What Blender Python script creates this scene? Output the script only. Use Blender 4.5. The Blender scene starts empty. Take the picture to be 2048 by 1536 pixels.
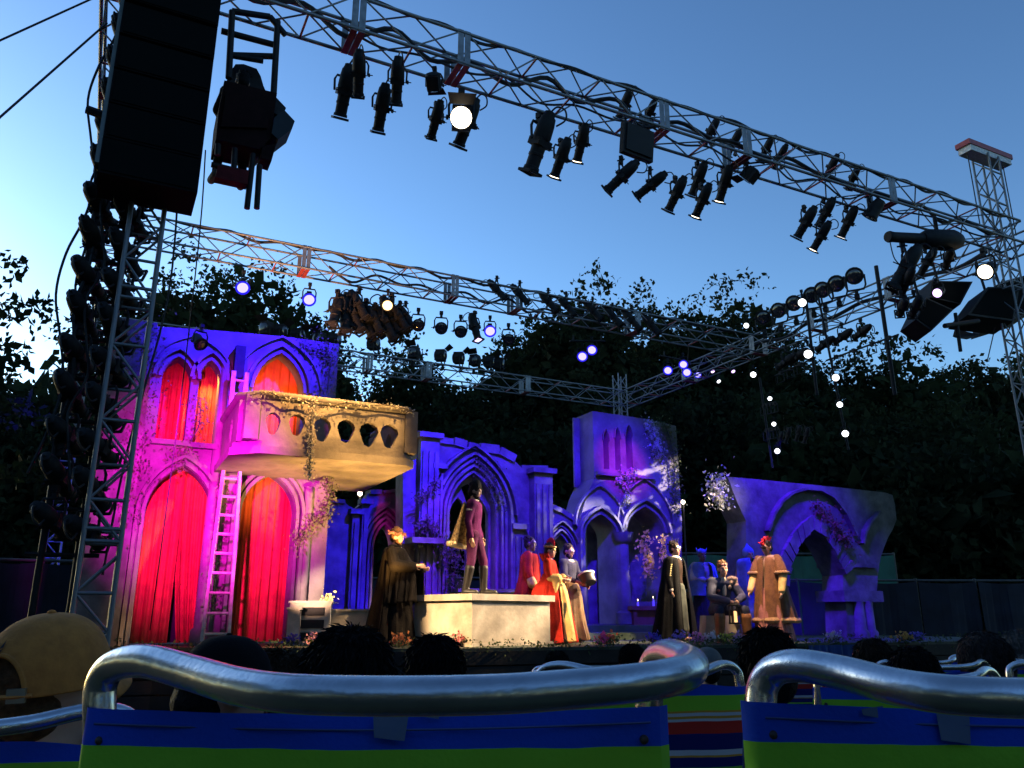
import bpy, bmesh, math, random
import numpy as np
from mathutils import Vector, Matrix, Quaternion, noise as mnoise
from mathutils.geometry import tessellate_polygon
R = math.radians
random.seed(7); rng = np.random.default_rng(7)
scene = bpy.context.scene
COL = scene.collection
V = Vector

# ------------------------------------------------------------------ camera
FPX, YAW, PITCH, EYE = 1620.0, R(26.6), R(16.11), 1.2
cam_d = bpy.data.cameras.new('camera'); cam = bpy.data.objects.new('camera', cam_d); COL.objects.link(cam)
cam_d.sensor_width = 36; cam_d.lens = 36*FPX/2048; cam_d.clip_start = .05; cam_d.clip_end = 2000
cam.location = (0, 0, EYE); cam.rotation_euler = (math.pi/2+PITCH, 0, -YAW)
scene.camera = cam
# ------------------------------------------------------------------ sky, sun, exposure
SUN_EL, SUN_AZ = R(12), R(-25)          # azimuth from +Y towards +X: the sun has sunk behind the trees to the left
world = bpy.data.worlds.new('World'); scene.world = world; world.use_nodes = True
nt = world.node_tree; nt.nodes.clear()
out = nt.nodes.new('ShaderNodeOutputWorld'); bg = nt.nodes.new('ShaderNodeBackground')
sky = nt.nodes.new('ShaderNodeTexSky'); sky.sky_type = 'NISHITA'; sky.sun_disc = False
sky.sun_elevation = SUN_EL; sky.sun_rotation = SUN_AZ
sky.altitude = 0; sky.air_density = 1.0; sky.dust_density = .3; sky.ozone_density = 1.0
gm = nt.nodes.new('ShaderNodeGamma'); gm.inputs[1].default_value = 1.4       # one tone curve for the whole dome
hs = nt.nodes.new('ShaderNodeMix'); hs.data_type = 'RGBA'; hs.blend_type = 'MULTIPLY'; hs.inputs[0].default_value = 1
hs.inputs[7].default_value = (.76, .96, 1.16, 1)
nt.links.new(sky.outputs[0], gm.inputs[0]); nt.links.new(gm.outputs[0], hs.inputs[6]); nt.links.new(hs.outputs[2], bg.inputs[0])
bg.inputs[1].default_value = .15
nt.links.new(bg.outputs[0], out.inputs[0])
sun_d = bpy.data.lights.new('sun', 'SUN'); sun_d.energy = .04; sun_d.angle = R(20); sun_d.color = (1, .8, .65)
sun = bpy.data.objects.new('sun', sun_d); COL.objects.link(sun)
sd = V((math.sin(SUN_AZ)*math.cos(SUN_EL), math.cos(SUN_AZ)*math.cos(SUN_EL), math.sin(SUN_EL)))
sun.rotation_euler = (-sd).to_track_quat('-Z', 'Y').to_euler(); sun.location = (-30, 40, 30)
vs = scene.view_settings; vs.view_transform = 'Standard'; vs.look = 'None'; vs.exposure = 0; vs.gamma = 1
scene.cycles.use_denoising = True
try: scene.cycles.denoiser = 'OPENIMAGEDENOISE'
except Exception: pass
scene.cycles.max_bounces = 5; scene.cycles.diffuse_bounces = 2; scene.cycles.glossy_bounces = 3
scene.cycles.transparent_max_bounces = 8; scene.cycles.sample_clamp_indirect = 4
scene.cycles.use_light_tree = True

# ------------------------------------------------------------------ helpers
FW = V((math.sin(YAW), math.cos(YAW), 0)); RT = V((math.cos(YAW), -math.sin(YAW), 0))
def ray(px, py):
    a, b = (px-1024)/FPX, (768-py)/FPX
    return FW*(math.cos(PITCH)-b*math.sin(PITCH)) + RT*a + V((0, 0, math.sin(PITCH)+b*math.cos(PITCH)))
def at(px, py, Y=None, X=None, Z=None, f=None):
    d = ray(px, py)
    if Y is not None: t = Y/d.y
    elif X is not None: t = X/d.x
    elif Z is not None: t = (Z-EYE)/d.z
    else: t = f/d.dot(FW)
    return d*t + V((0, 0, EYE))
def ground_at(px, f, z):
    """point at forward distance f in the direction of image column px (read near the horizon), height z"""
    p = at(px, 1236, f=f); return V((p.x, p.y, z))
ORD = 'first second third fourth fifth sixth seventh eighth ninth tenth eleventh twelfth thirteenth fourteenth fifteenth sixteenth seventeenth eighteenth nineteenth twentieth'.split()

def tag(o, label=None, cat=None, group=None, kind=None):
    if label: o['label'] = label
    if cat: o['category'] = cat
    if group: o['group'] = group
    if kind: o['kind'] = kind
    return o
def thing(name, label, cat, loc=(0, 0, 0), rz=0, group=None):
    o = bpy.data.objects.new(name, None); COL.objects.link(o)
    o.empty_display_size = .1; o.location = loc; o.rotation_euler = (0, 0, rz)
    return tag(o, label, cat, group)
def link(name, me, parent=None, mat=None, m=None):
    o = bpy.data.objects.new(name, me); COL.objects.link(o)
    if mat is not None and not me.materials: me.materials.append(mat)
    if parent is not None:
        o.parent = parent
        if m is not None: o.matrix_local = m
    elif m is not None: o.matrix_world = m
    return o
def copy_tree(o, parent=None):
    c = o.copy(); COL.objects.link(c); c.parent = parent
    if parent is not None: c.matrix_parent_inverse = o.matrix_parent_inverse.copy()
    for ch in KIDS(o): copy_tree(ch, c)
    return c
def KIDS(o): return [x for x in o.children]

class MB:
    def __init__(s): s.v = []; s.f = []
    def add(s, vs, fs):
        n = len(s.v); s.v += [tuple(v) for v in vs]; s.f += [tuple(i+n for i in f) for f in fs]; return s
    def box(s, c, size, rot=None):
        hx, hy, hz = size[0]/2, size[1]/2, size[2]/2; c = V(c)
        vs = [V((x, y, z)) for x in (-hx, hx) for y in (-hy, hy) for z in (-hz, hz)]
        if rot is not None: vs = [rot @ v for v in vs]
        return s.add([v+c for v in vs], [(0, 1, 3, 2), (4, 6, 7, 5), (0, 4, 5, 1), (2, 3, 7, 6), (0, 2, 6, 4), (1, 5, 7, 3)])
    def tube(s, pts, r, n=8, cap=True, squash=1.0):
        pts = [V(p) for p in pts]; rs = r if isinstance(r, (list, tuple)) else [r]*len(pts)
        k = len(pts); prev = None; rings = []
        for i, p in enumerate(pts):
            t = (pts[min(i+1, k-1)]-pts[max(i-1, 0)])
            t = t.normalized() if t.length > 1e-9 else V((0, 0, 1))
            if prev is None:
                a = V((0, 0, 1)) if abs(t.z) < .9 else V((1, 0, 0)); u = t.cross(a).normalized()
            else:
                u = (prev - t*prev.dot(t)); u = u.normalized() if u.length > 1e-6 else t.orthogonal().normalized()
            prev = u; w = t.cross(u)
            rings.append([p + u*math.cos(2*math.pi*j/n)*rs[i] + w*math.sin(2*math.pi*j/n)*rs[i]*squash for j in range(n)])
        vs = [v for rg in rings for v in rg]
        fs = [(i*n+j, i*n+(j+1) % n, (i+1)*n+(j+1) % n, (i+1)*n+j) for i in range(k-1) for j in range(n)]
        if cap: fs += [tuple(range(n-1, -1, -1)), tuple((k-1)*n+j for j in range(n))]
        return s.add(vs, fs)
    def lathe(s, prof, n=12, axis='Y', c=(0, 0, 0), sx=1, cap=True):
        """prof = [(along, radius)...]"""
        c = V(c); vs = []
        for a, r in prof:
            for j in range(n):
                x, y = r*math.cos(2*math.pi*j/n)*sx, r*math.sin(2*math.pi*j/n)
                vs.append(c + (V((x, a, y)) if axis == 'Y' else V((x, y, a))))
        k = len(prof); o = -1 if axis == 'Y' else 1
        fs = [(i*n+j, i*n+(j+1) % n, (i+1)*n+(j+1) % n, (i+1)*n+j)[::o] for i in range(k-1) for j in range(n)]
        if cap: fs += [tuple(range(n))[::-o], tuple((k-1)*n+j for j in range(n))[::o]]
        return s.add(vs, fs)
    def ball(s, c, r, n=10, m=7, rot=None):
        rx, ry, rz = (r, r, r) if not isinstance(r, (tuple, list)) else r; c = V(c); vs = []
        for i in range(m+1):
            th = math.pi*i/m; th = min(max(th, .06), math.pi-.06)
            for j in range(n):
                ph = 2*math.pi*j/n; v = V((rx*math.sin(th)*math.cos(ph), ry*math.sin(th)*math.sin(ph), rz*math.cos(th)))
                vs.append(c + (rot @ v if rot is not None else v))
        fs = [((i+1)*n+j, (i+1)*n+(j+1) % n, i*n+(j+1) % n, i*n+j) for i in range(m) for j in range(n)]
        fs += [tuple(range(n)), tuple(m*n+j for j in range(n-1, -1, -1))]
        return s.add(vs, fs)
    def slab(s, outer, holes, y0, y1):
        """flat wall in the XZ plane with openings, front at y0, back at y1"""
        loops = [outer]+list(holes); flat = [p for l in loops for p in l]; n = len(flat)
        tris = tessellate_polygon([[V((p[0], p[1], 0)) for p in l] for l in loops])
        vs = [V((p[0], y0, p[1])) for p in flat]+[V((p[0], y1, p[1])) for p in flat]; fs = []
        for t in tris:
            a, b, c = [flat[i] for i in t]
            cr = (b[0]-a[0])*(c[1]-a[1])-(b[1]-a[1])*(c[0]-a[0])
            t = tuple(t) if cr > 0 else tuple(t)[::-1]
            fs += [t, tuple(i+n for i in t[::-1])]
        o = 0
        for li, l in enumerate(loops):
            area = sum(l[i][0]*l[(i+1) % len(l)][1]-l[(i+1) % len(l)][0]*l[i][1] for i in range(len(l)))
            fwd = (area > 0) == (li == 0)
            for i in range(len(l)):
                a, b = o+i, o+(i+1) % len(l)
                q = (a, a+n, b+n, b) if fwd else (a, b, b+n, a+n)
                fs.append(q)
            o += len(l)
        return s.add(vs, fs)
    def mould(s, pts, y, w, d, side=1):
        """rectangular moulding along a polyline in the XZ plane; w outward in the plane, d towards -Y from y"""
        k = len(pts); vs = []
        for i in range(k):
            a, b = pts[max(i-1, 0)], pts[min(i+1, k-1)]
            t = V((b[0]-a[0], b[1]-a[1])); t = t.normalized() if t.length > 1e-6 else V((0, 1)); nx, nz = -t.y*side, t.x*side
            x, z = pts[i]
            vs += [V((x, y+.02, z)), V((x+nx*w, y+.02, z+nz*w)), V((x+nx*w*.85, y-d, z+nz*w*.85)), V((x+nx*w*.15, y-d, z+nz*w*.15))]
        fs = [(i*4+j, i*4+(j+1) % 4, (i+1)*4+(j+1) % 4, (i+1)*4+j) for i in range(k-1) for j in range(4)]
        fs += [(3, 2, 1, 0), tuple((k-1)*4+j for j in range(4))]
        return s.add(vs, fs)
    def mesh(s, name, smooth=False):
        me = bpy.data.meshes.new(name); me.from_pydata(s.v, [], s.f); me.update()
        if smooth:
            try: me.shade_smooth()
            except Exception: me.polygons.foreach_set('use_smooth', [True]*len(me.polygons))
            try: me.set_sharp_from_angle(angle=R(50))
            except Exception: pass
        return me
    def fix(s, me):
        bm = bmesh.new(); bm.from_mesh(me); bmesh.ops.recalc_face_normals(bm, faces=bm.faces); bm.to_mesh(me); bm.free()
    def build(s, name, mat, parent=None, smooth=False, m=None, fix=True):
        me = s.mesh(name, False)
        if fix: s.fix(me)
        if smooth:
            me.shade_smooth()
            try: me.set_sharp_from_angle(angle=R(48))
            except Exception: pass
        return link(name, me, parent, mat, m)
def spline(pts, n=6):
    pts = [V(p) for p in pts]; o = []
    for i in range(len(pts)-1):
        p0, p1, p2, p3 = pts[max(i-1, 0)], pts[i], pts[i+1], pts[min(i+2, len(pts)-1)]
        for j in range(n):
            t = j/n
            o.append(.5*((2*p1)+(p2-p0)*t+(2*p0-5*p1+4*p2-p3)*t*t+(3*p1-p0-3*p2+p3)*t**3))
    return o+[pts[-1]]
def arch(x0, x1, zb, zs, za, n=8):
    """pointed arch outline from left foot over the apex to right foot"""
    xm = (x0+x1)/2; h = za-zs
    L = [(x0, zb)]+[((1-t)**2*x0+2*(1-t)*t*(x0+.06*(xm-x0))+t*t*xm, (1-t)**2*zs+2*(1-t)*t*(zs+.66*h)+t*t*za) for t in [i/n for i in range(n+1)]]
    Rr = [(x0+x1-p[0], p[1]) for p in L[:-1]][::-1]
    return L+Rr
def archpx(apex, sl, sr, bl, br, Y, n=8):
    a, l, r, b0, b1 = [at(p[0], p[1], Y=Y) for p in (apex, sl, sr, bl, br)]
    x0, x1 = (l.x+b0.x)/2, (r.x+b1.x)/2
    return dict(x0=x0, x1=x1, zb=(b0.z+b1.z)/2, zs=(l.z+r.z)/2, za=a.z)
def grow(a, d): return dict(x0=a['x0']-d, x1=a['x1']+d, zb=a['zb'], zs=a['zs'], za=a['za']+d*1.25)

# ------------------------------------------------------------------ materials
MATS = {}
def mat(name, c, rough=.7, metal=0., c2=None, scale=6., bump=0., bscale=None, spec=.4, mix=(.35, .65), sheen=0, detail=5):
    if name in MATS: return MATS[name]
    m = bpy.data.materials.new(name); m.use_nodes = True; t = m.node_tree; p = t.nodes['Principled BSDF']
    p.inputs['Base Color'].default_value = (*c, 1); p.inputs['Roughness'].default_value = rough; p.inputs['Metallic'].default_value = metal
    p.inputs['Specular IOR Level'].default_value = spec
    if sheen: p.inputs['Sheen Weight'].default_value = sheen
    tc = t.nodes.new('ShaderNodeTexCoord')
    nz = t.nodes.new('ShaderNodeTexNoise'); nz.inputs['Scale'].default_value = scale; nz.inputs['Detail'].default_value = detail
    t.links.new(tc.outputs['Object'], nz.inputs['Vector'])
    c2 = c2 or tuple(x*.72 for x in c)
    r = t.nodes.new('ShaderNodeValToRGB'); r.color_ramp.elements[0].position, r.color_ramp.elements[1].position = mix
    r.color_ramp.elements[0].color = (*c2, 1); r.color_ramp.elements[1].color = (*c, 1)
    t.links.new(nz.outputs['Fac'], r.inputs[0]); t.links.new(r.outputs[0], p.inputs['Base Color'])
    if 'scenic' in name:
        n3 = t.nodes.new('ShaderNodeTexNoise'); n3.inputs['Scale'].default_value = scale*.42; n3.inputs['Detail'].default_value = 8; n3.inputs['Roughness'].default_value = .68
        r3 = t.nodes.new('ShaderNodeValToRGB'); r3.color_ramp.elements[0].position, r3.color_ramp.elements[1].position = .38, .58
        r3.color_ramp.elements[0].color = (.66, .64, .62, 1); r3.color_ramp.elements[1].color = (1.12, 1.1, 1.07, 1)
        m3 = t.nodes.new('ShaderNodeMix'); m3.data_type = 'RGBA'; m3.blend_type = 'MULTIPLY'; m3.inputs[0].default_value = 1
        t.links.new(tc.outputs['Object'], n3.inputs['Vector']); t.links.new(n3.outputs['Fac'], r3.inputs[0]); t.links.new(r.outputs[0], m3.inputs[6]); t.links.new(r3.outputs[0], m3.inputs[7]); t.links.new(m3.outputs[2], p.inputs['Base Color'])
    if bump:
        b = t.nodes.new('ShaderNodeBump'); b.inputs['Strength'].default_value = bump; b.inputs['Distance'].default_value = .02
        n2 = nz
        if bscale:
            n2 = t.nodes.new('ShaderNodeTexNoise'); n2.inputs['Scale'].default_value = bscale; n2.inputs['Detail'].default_value = 6
            t.links.new(tc.outputs['Object'], n2.inputs['Vector'])
        t.links.new(n2.outputs['Fac'], b.inputs['Height']); t.links.new(b.outputs[0], p.inputs['Normal'])
    MATS[name] = m; return m
def glow(name, c, s):
    if name in MATS: return MATS[name]
    m = bpy.data.materials.new(name); m.use_nodes = True; t = m.node_tree; t.nodes.clear()
    o = t.nodes.new('ShaderNodeOutputMaterial'); e = t.nodes.new('ShaderNodeEmission')
    e.inputs[0].default_value = (*c, 1); e.inputs[1].default_value = s*6; t.links.new(e.outputs[0], o.inputs[0])
    MATS[name] = m; return m
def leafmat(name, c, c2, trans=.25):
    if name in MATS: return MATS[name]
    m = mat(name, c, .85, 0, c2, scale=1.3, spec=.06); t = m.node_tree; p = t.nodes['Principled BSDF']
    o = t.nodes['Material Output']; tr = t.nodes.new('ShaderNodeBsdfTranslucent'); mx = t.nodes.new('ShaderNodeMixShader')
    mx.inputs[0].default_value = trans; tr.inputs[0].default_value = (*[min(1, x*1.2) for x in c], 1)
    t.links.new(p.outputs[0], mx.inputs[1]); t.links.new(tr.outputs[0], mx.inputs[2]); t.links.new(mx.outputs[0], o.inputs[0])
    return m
alu = lambda: mat('truss_aluminium', (.19, .20, .215), .5, .5, (.12, .125, .135), 9)
chrome = lambda: mat('polished_aluminium_tube', (.58, .59, .61), .27, 1., (.46, .47, .50), 14, bump=.06, bscale=70)
redmetal = lambda: mat('dull_red_metal', (.30, .05, .05), .5, .2, (.20, .035, .04), 8)  # dull red for truss cross bars, bottom plates and head beam
black = lambda: mat('black_fixture_paint', (.012, .012, .014), .65, 0, (.007, .007, .008), 12, spec=.2)
rubber = lambda: mat('black_cable_rubber', (.012, .012, .014), .6)
blackcloth = lambda: mat('black_drape', (.012, .012, .014), .9, bump=.3, scale=14)
stone = lambda: mat('painted_scenic_stone', (.125, .117, .11), .85, 0, (.07, .066, .063), 2.1, bump=.35, bscale=16, mix=(.3, .62))
stone2 = lambda: mat('rough_scenic_stone', (.11, .106, .103), .9, 0, (.055, .053, .053), 3.2, bump=.5, bscale=11, mix=(.32, .6))
redcloth = lambda: mat('red_curtain_cloth', (.36, .058, .010), .85, 0, (.25, .035, .006), 5, bump=.15, bscale=40)
wood_d = lambda: mat('dark_stained_boards', (.014, .011, .010), .8, 0, (.006, .005, .005), 5, bump=.2, bscale=20)
ivy = lambda: leafmat('ivy_leaf', (.10, .12, .055), (.045, .06, .025), .15)
ivyp = lambda: leafmat('pale_dusty_ivy_leaf', (.36, .36, .33), (.16, .17, .13), .15)

def leaves(pts, size, name, m, parent=None, up=.3, aspect=.62, seed=1, dirs=None):
    """a mesh of small folded leaves (two triangles each side of the midrib) at the given points"""
    g = np.random.default_rng(seed); pts = np.asarray(pts, dtype=np.float32); n = len(pts)
    d = g.normal(size=(n, 3)); d[:, 2] -= up
    if dirs is not None: d = np.asarray(dirs)+g.normal(size=(n, 3))*.22
    d /= np.linalg.norm(d, axis=1)[:, None]+1e-9
    s = g.normal(size=(n, 3)); s -= d*(s*d).sum(1)[:, None]; s /= np.linalg.norm(s, axis=1)[:, None]+1e-9
    L = (np.asarray(size)*g.uniform(.6, 1.3, n))[:, None]; nn = np.cross(d, s)
    v = np.stack([pts, pts+d*L*.5+s*L*aspect*.5+nn*L*.1, pts+d*L, pts+d*L*.5-s*L*aspect*.5+nn*L*.1], 1).reshape(-1, 3)
    b = np.arange(n)*4
    tri = np.stack([b, b+1, b+2, b, b+2, b+3], 1).reshape(-1)
    me = bpy.data.meshes.new(name); me.vertices.add(4*n); me.vertices.foreach_set('co', v.astype(np.float32).ravel())
    me.loops.add(6*n); me.loops.foreach_set('vertex_index', tri.astype(np.int32))
    me.polygons.add(2*n); me.polygons.foreach_set('loop_start', np.arange(0, 6*n, 3, dtype=np.int32))
    try: me.polygons.foreach_set('loop_total', np.full(2*n, 3, dtype=np.int32))
    except Exception: pass
    me.update(calc_edges=True); me.validate()
    return link(name, me, parent, m)
def spot(name, loc, target, power, color, angle, blend=.5, radius=.08, gobo=None):
    d = bpy.data.lights.new(name, 'SPOT'); d.energy = power*6; d.color = color; d.spot_size = R(angle); d.spot_blend = blend; d.shadow_soft_size = radius
    o = bpy.data.objects.new(name, d); COL.objects.link(o); o.location = loc
    o.rotation_euler = (V(target)-V(loc)).to_track_quat('-Z', 'Y').to_euler()
    if gobo:
        d.use_nodes = True; t = d.node_tree; e = t.nodes['Emission']
        tc = t.nodes.new('ShaderNodeTexCoord'); mp = t.nodes.new('ShaderNodeMapping'); nz = t.nodes.new('ShaderNodeTexNoise')
        mp.inputs['Scale'].default_value = gobo[1]; mp.inputs['Rotation'].default_value = gobo[2]
        nz.inputs['Scale'].default_value = gobo[0]; nz.inputs['Detail'].default_value = 2.5
        r = t.nodes.new('ShaderNodeValToRGB'); r.color_ramp.elements[0].position, r.color_ramp.elements[1].position = gobo[3]
        t.links.new(tc.outputs['Normal'], mp.inputs[0]); t.links.new(mp.outputs[0], nz.inputs['Vector'])
        t.links.new(nz.outputs['Fac'], r.inputs[0]); t.links.new(r.outputs[0], e.inputs['Color'])
    return o
# ================================================================== ground, stage, trees, fences
SZ = .8
GZ = -.45
def gz(y): return -.05*max(0., min(9., y))          # the lawn falls gently towards the stage
ys = [-500, -3, 0, 9, 1200]
gm_ = MB().add([(x, y, gz(y)) for y in ys for x in (-700, 900)], [(2*i, 2*i+1, 2*i+3, 2*i+2) for i in range(len(ys)-1)])
tag(gm_.build('ground', mat('trampled_lawn', (.05, .065, .03), .95, 0, (.03, .03, .02), .8, bump=.5, bscale=9)), kind='structure')
st_poly = [(-.9, 13.15), (.9, 13.0), (4.3, 10.75), (10.3, 10.1), (14.2, 9.95), (17.2, 10.6), (17.2, 20.5), (-.9, 20.5)]
def horiz(poly, z0, z1):
    n = len(poly); mb = MB(); tr = tessellate_polygon([[V((p[0], p[1], 0)) for p in poly]])
    mb.add([(p[0], p[1], z1) for p in poly]+[(p[0], p[1], z0) for p in poly],
           [tuple(t) for t in tr]+[tuple(i+n for i in t[::-1]) for t in tr]+[(i, i+n, (i+1) % n+n, (i+1) % n) for i in range(n)])
    return mb
stage = thing('stage_platform', 'low black stage platform carrying the ruined castle set', 'stage', (0, 0, 0))
horiz(st_poly, SZ-.06, SZ).build('deck', mat('dark_green_stage_floor', (.035, .05, .035), .6, 0, (.02, .025, .02), 2.), stage)
horiz([(p[0]*.985+.12, p[1]+.12) for p in st_poly], GZ, SZ-.062).build('base', blackcloth(), stage)
for i in range(5):                                     # fascia boards along the front edge
    a, b = V((*st_poly[i], 0)), V((*st_poly[i+1], 0)); L = (b-a).length; ang = math.atan2(b.y-a.y, b.x-a.x)
    rot = Matrix.Rotation(ang, 3, 'Z'); nrm = rot @ V((0, -1, 0))
    for k in range(6):
        n = max(1, int(L/2.4))
        for j in range(n):
            c = a+(b-a)*((j+.5)/n)+V((0, 0, -.33+.2*k))+nrm*(.03+.004*((j+k) % 3))
            MB().box(c, (L/n-.012, .03, .18), rot).build('fascia_board', wood_d(), stage)
# shallow steps upstage, in front of the tower ruin
st = thing('stage_steps', 'two shallow green steps in front of the round-arched tower ruin', 'steps', (0, 0, 0))
for k, (ya, h) in enumerate(((13.5, .13), (14.0, .26))):
    MB().box((10.1, (ya+17)/2, SZ+h-.065), (5.2-.2*k, 17-ya, .128)).build('tread', mat('mossy_green_paint', (.10, .15, .09), .7, 0, (.05, .08, .05), 3), st)

def tree(px, ytop, f, rad, zb=1.5, n=7000, lf=.27, m=None, label='', seed=0, base_z=0, thin=1.0, squash=1.0):
    g = np.random.default_rng(seed); top = at(px, ytop, f=f); c = V((top.x, top.y, 0)); zt = top.z
    c.z = GZ; zt -= GZ; root = thing('tree', label, 'tree', c, 0, 'trees behind the stage')
    H = (zt-zb)/2; zc = (zt+zb)/2
    nc = int(n/30); d = g.normal(size=(nc, 3)); d /= np.linalg.norm(d, axis=1)[:, None]
    rr = g.uniform(.15, 1., nc)**.5*thin*.95
    lump = 1+.22*np.sin(d[:, 0]*5+seed)*np.cos(d[:, 2]*4+seed*2)+.12*np.sin(d[:, 1]*9+seed*3)
    taper = 1-.08*np.clip(d[:, 2], 0, 1)
    cc = d*(rr*lump)[:, None]*np.array([rad, rad, H])*np.stack([taper, taper, np.ones(nc)], 1)+np.array([0, 0, zc])
    cr = g.uniform(.4, .85, nc)*min(1.25, rad/3.6)
    k = g.integers(0, nc, n); p = cc[k]+np.clip(g.normal(size=(n, 3)), -1.5, 1.5)*cr[k][:, None]*.6*np.array([1, 1, .75])
    nk = n//7                                   # larger sprays fill the inside of the crown
    if lf > .2:
        q = g.normal(size=(nk, 3)); q *= (g.uniform(0, 1, nk)**.4*.86/np.linalg.norm(q, axis=1))[:, None]
        p = np.concatenate([p, q*np.array([rad, rad, H])+np.array([0, 0, zc])]); sz = np.concatenate([np.full(n, lf), np.full(nk, lf*2.6)])
    else: sz = np.full(n, lf)
    k_ = p[:, 2] > .3; p = p[k_]; sz = sz[k_]
    leaves(p, sz, 'crown', m, root, seed=seed+5)
    mb = MB(); r0 = .05*rad+.08
    mb.tube([(0, 0, -.05), (.1, 0, zc*.4), (0, .1, zc), (0, 0, zt-.25*H)], [r0, r0*.75, r0*.5, r0*.12], 8)
    for j in range(9):
        q = V(cc[int(g.integers(0, nc))]); s = V((0, 0, max(.8, min(q.z*.65, zc))))
        mb.tube(spline([s, (s+q)/2+V((0, 0, .3)), q], 3), [r0*.32*(1-i/7) for i in range(7)], 5)
    mb.build('trunk', mat('tree_bark', (.055, .045, .035), .9, 0, (.03, .025, .02), 7, bump=.4), root, True)
    return root
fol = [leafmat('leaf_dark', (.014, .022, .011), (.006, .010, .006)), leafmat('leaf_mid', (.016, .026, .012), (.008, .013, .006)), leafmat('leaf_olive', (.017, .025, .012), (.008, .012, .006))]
TREES = [
 (345, 545, 34, 4.8, 'dark round-crowned tree behind the left end of the back truss'),
 (500, 512, 37, 5.6, 'tall dark tree rising behind the two blue lamps at left'),
 (615, 640, 33, 2.6, 'small dark tree just left of the spotlight cluster'),
 (55, 745, 27, 3.6, 'dark tree low at the left picture edge behind the lamp ladder'),
 (185, 830, 30, 3.4, 'dark bushy tree behind the left tower foot'),
 (835, 690, 42, 3.4, 'tree with its tip between the two back trusses'),
 (735, 780, 40, 3.0, 'low tree just right of the purple facade roof'),
 (1055, 655, 40, 4.0, 'broad tree behind the hanging round lamps'),
 (1150, 562, 36, 3.3, 'loose feathery treetop behind the slanted spotlight row'),
 (1215, 655, 38, 3.2, 'dark tree behind the centre of the back truss'),
 (1345, 588, 41, 3.9, 'dense tree left of the twin crown at right'),
 (1455, 568, 43, 4.2, 'dense dark tree top standing behind the back right truss corner'),
 (1570, 705, 37, 3.6, 'tree behind the lit lamps on the right pipes'),
 (1765, 690, 36, 4.0, 'tree under the right black loudspeakers'),
 (1655, 800, 33, 3.6, 'low tree behind the white lamps at right'),
 (1925, 712, 42, 4.4, 'pale-edged tree at far right under the corner tower'),
 (2055, 690, 44, 4.6, 'tree cut by the right picture edge'),
 (1865, 830, 31, 3.6, 'dark tree above the right fence'),
 (950, 775, 36, 3.6, 'dark tree behind the big pointed arch')]
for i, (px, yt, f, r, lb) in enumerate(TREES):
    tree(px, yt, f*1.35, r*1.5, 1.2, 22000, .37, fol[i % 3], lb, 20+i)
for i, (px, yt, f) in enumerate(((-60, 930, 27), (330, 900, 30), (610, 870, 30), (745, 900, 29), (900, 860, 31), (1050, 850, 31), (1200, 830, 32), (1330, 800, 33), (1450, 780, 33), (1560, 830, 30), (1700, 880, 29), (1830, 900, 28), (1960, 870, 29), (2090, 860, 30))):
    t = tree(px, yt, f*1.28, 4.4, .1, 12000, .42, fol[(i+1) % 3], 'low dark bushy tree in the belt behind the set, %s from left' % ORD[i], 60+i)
    t['group'] = 'low trees behind the fence'; t.name = 'understorey_tree'
# nearer tree reaching in from the left edge with single leaves visible
nt_ = tree(-38, 535, 13, 1.75, 1.0, 2600, .18, fol[1], 'nearer tree with drooping single leaves at the left picture edge', 91)
nt_['group'] = 'trees on the left'; nt_.name = 'leafy_tree'

# dense wood added behind the audience to block sky light (seen only in reflections)
g = np.random.default_rng(77); n = 12000; th = g.uniform(R(62), R(298), n); rr = g.normal(24, 2.2, n); hh = g.uniform(0, 1, n)**.8*15
hh *= .8+.2*np.sin(th*7)+.1*np.sin(th*17)
cx, cy = np.cos(th), np.sin(th)
P_ = np.stack([FW.x*cx*rr+RT.x*cy*rr, FW.y*cx*rr+RT.y*cy*rr, hh], 1)
tag(leaves(P_, 1.1, 'sky_blocking_wood', fol[0], None, up=.3, aspect=.9, seed=78), 'added dark wood behind the audience, blocking sky light', 'wood', kind='stuff')
def fence(p0, p1, h, label, m, npan, name='privacy_fence', rail=True):
    p0, p1 = V(p0), V(p1); d = p1-p0; L = d.length; ang = math.atan2(d.y, d.x)
    p0.z = GZ; h -= GZ; r = thing(name, label, 'fence', p0, ang)
    for i in range(npan):
        w = L/npan; mb = MB(); n = 8
        for a in range(n):                                  # slack cloth between posts
            x0, x1 = i*w+w*a/n+.03*(a == 0), i*w+w*(a+1)/n-.03*(a == n-1)
            y0, y1 = [.05*math.sin(3.1*q*math.pi/w+i)+.03*math.sin(9*q) for q in (x0, x1)]
            z0, z1 = [h-.03-.05*math.sin(math.pi*(q-i*w)/w) for q in (x0, x1)]
            mb.add([(x0, y0, .05), (x1, y1, .05), (x1, y1*.3, z1), (x0, y0*.3, z0), (x0, y0+.01, .05), (x1, y1+.01, .05), (x1, y1*.3+.01, z1), (x0, y0*.3+.01, z0)],
                   [(0, 1, 2, 3), (7, 6, 5, 4), (3, 2, 6, 7), (0, 4, 5, 1)])
        mb.build('screen', m, r)
    for i in range(npan+1): MB().tube([(i*L/npan, .08, 0), (i*L/npan, .08, h+.05)], .035, 8).build('post', mat('dark_galvanised_pipe', (.07, .075, .08), .6, .3), r, True)
    if rail: MB().tube([(0, .08, h), (L, .08, h)], .028, 8).build('top_rail', mat('dark_galvanised_pipe', (.07, .075, .08), .6, .3), r, True)
    return r
gscreen = mat('green_windscreen_cloth', (.03, .13, .10), .85, 0, (.02, .085, .07), 2)
dscreen = mat('navy_windscreen_cloth', (.012, .018, .035), .9, 0, (.008, .01, .02), 2)
a, b = ground_at(1150, 23, 0), ground_at(1806, 23.5, 0); fence(a, b, 2.95, 'tall green cloth screen fence behind the right ruins', gscreen, 5)
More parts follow.
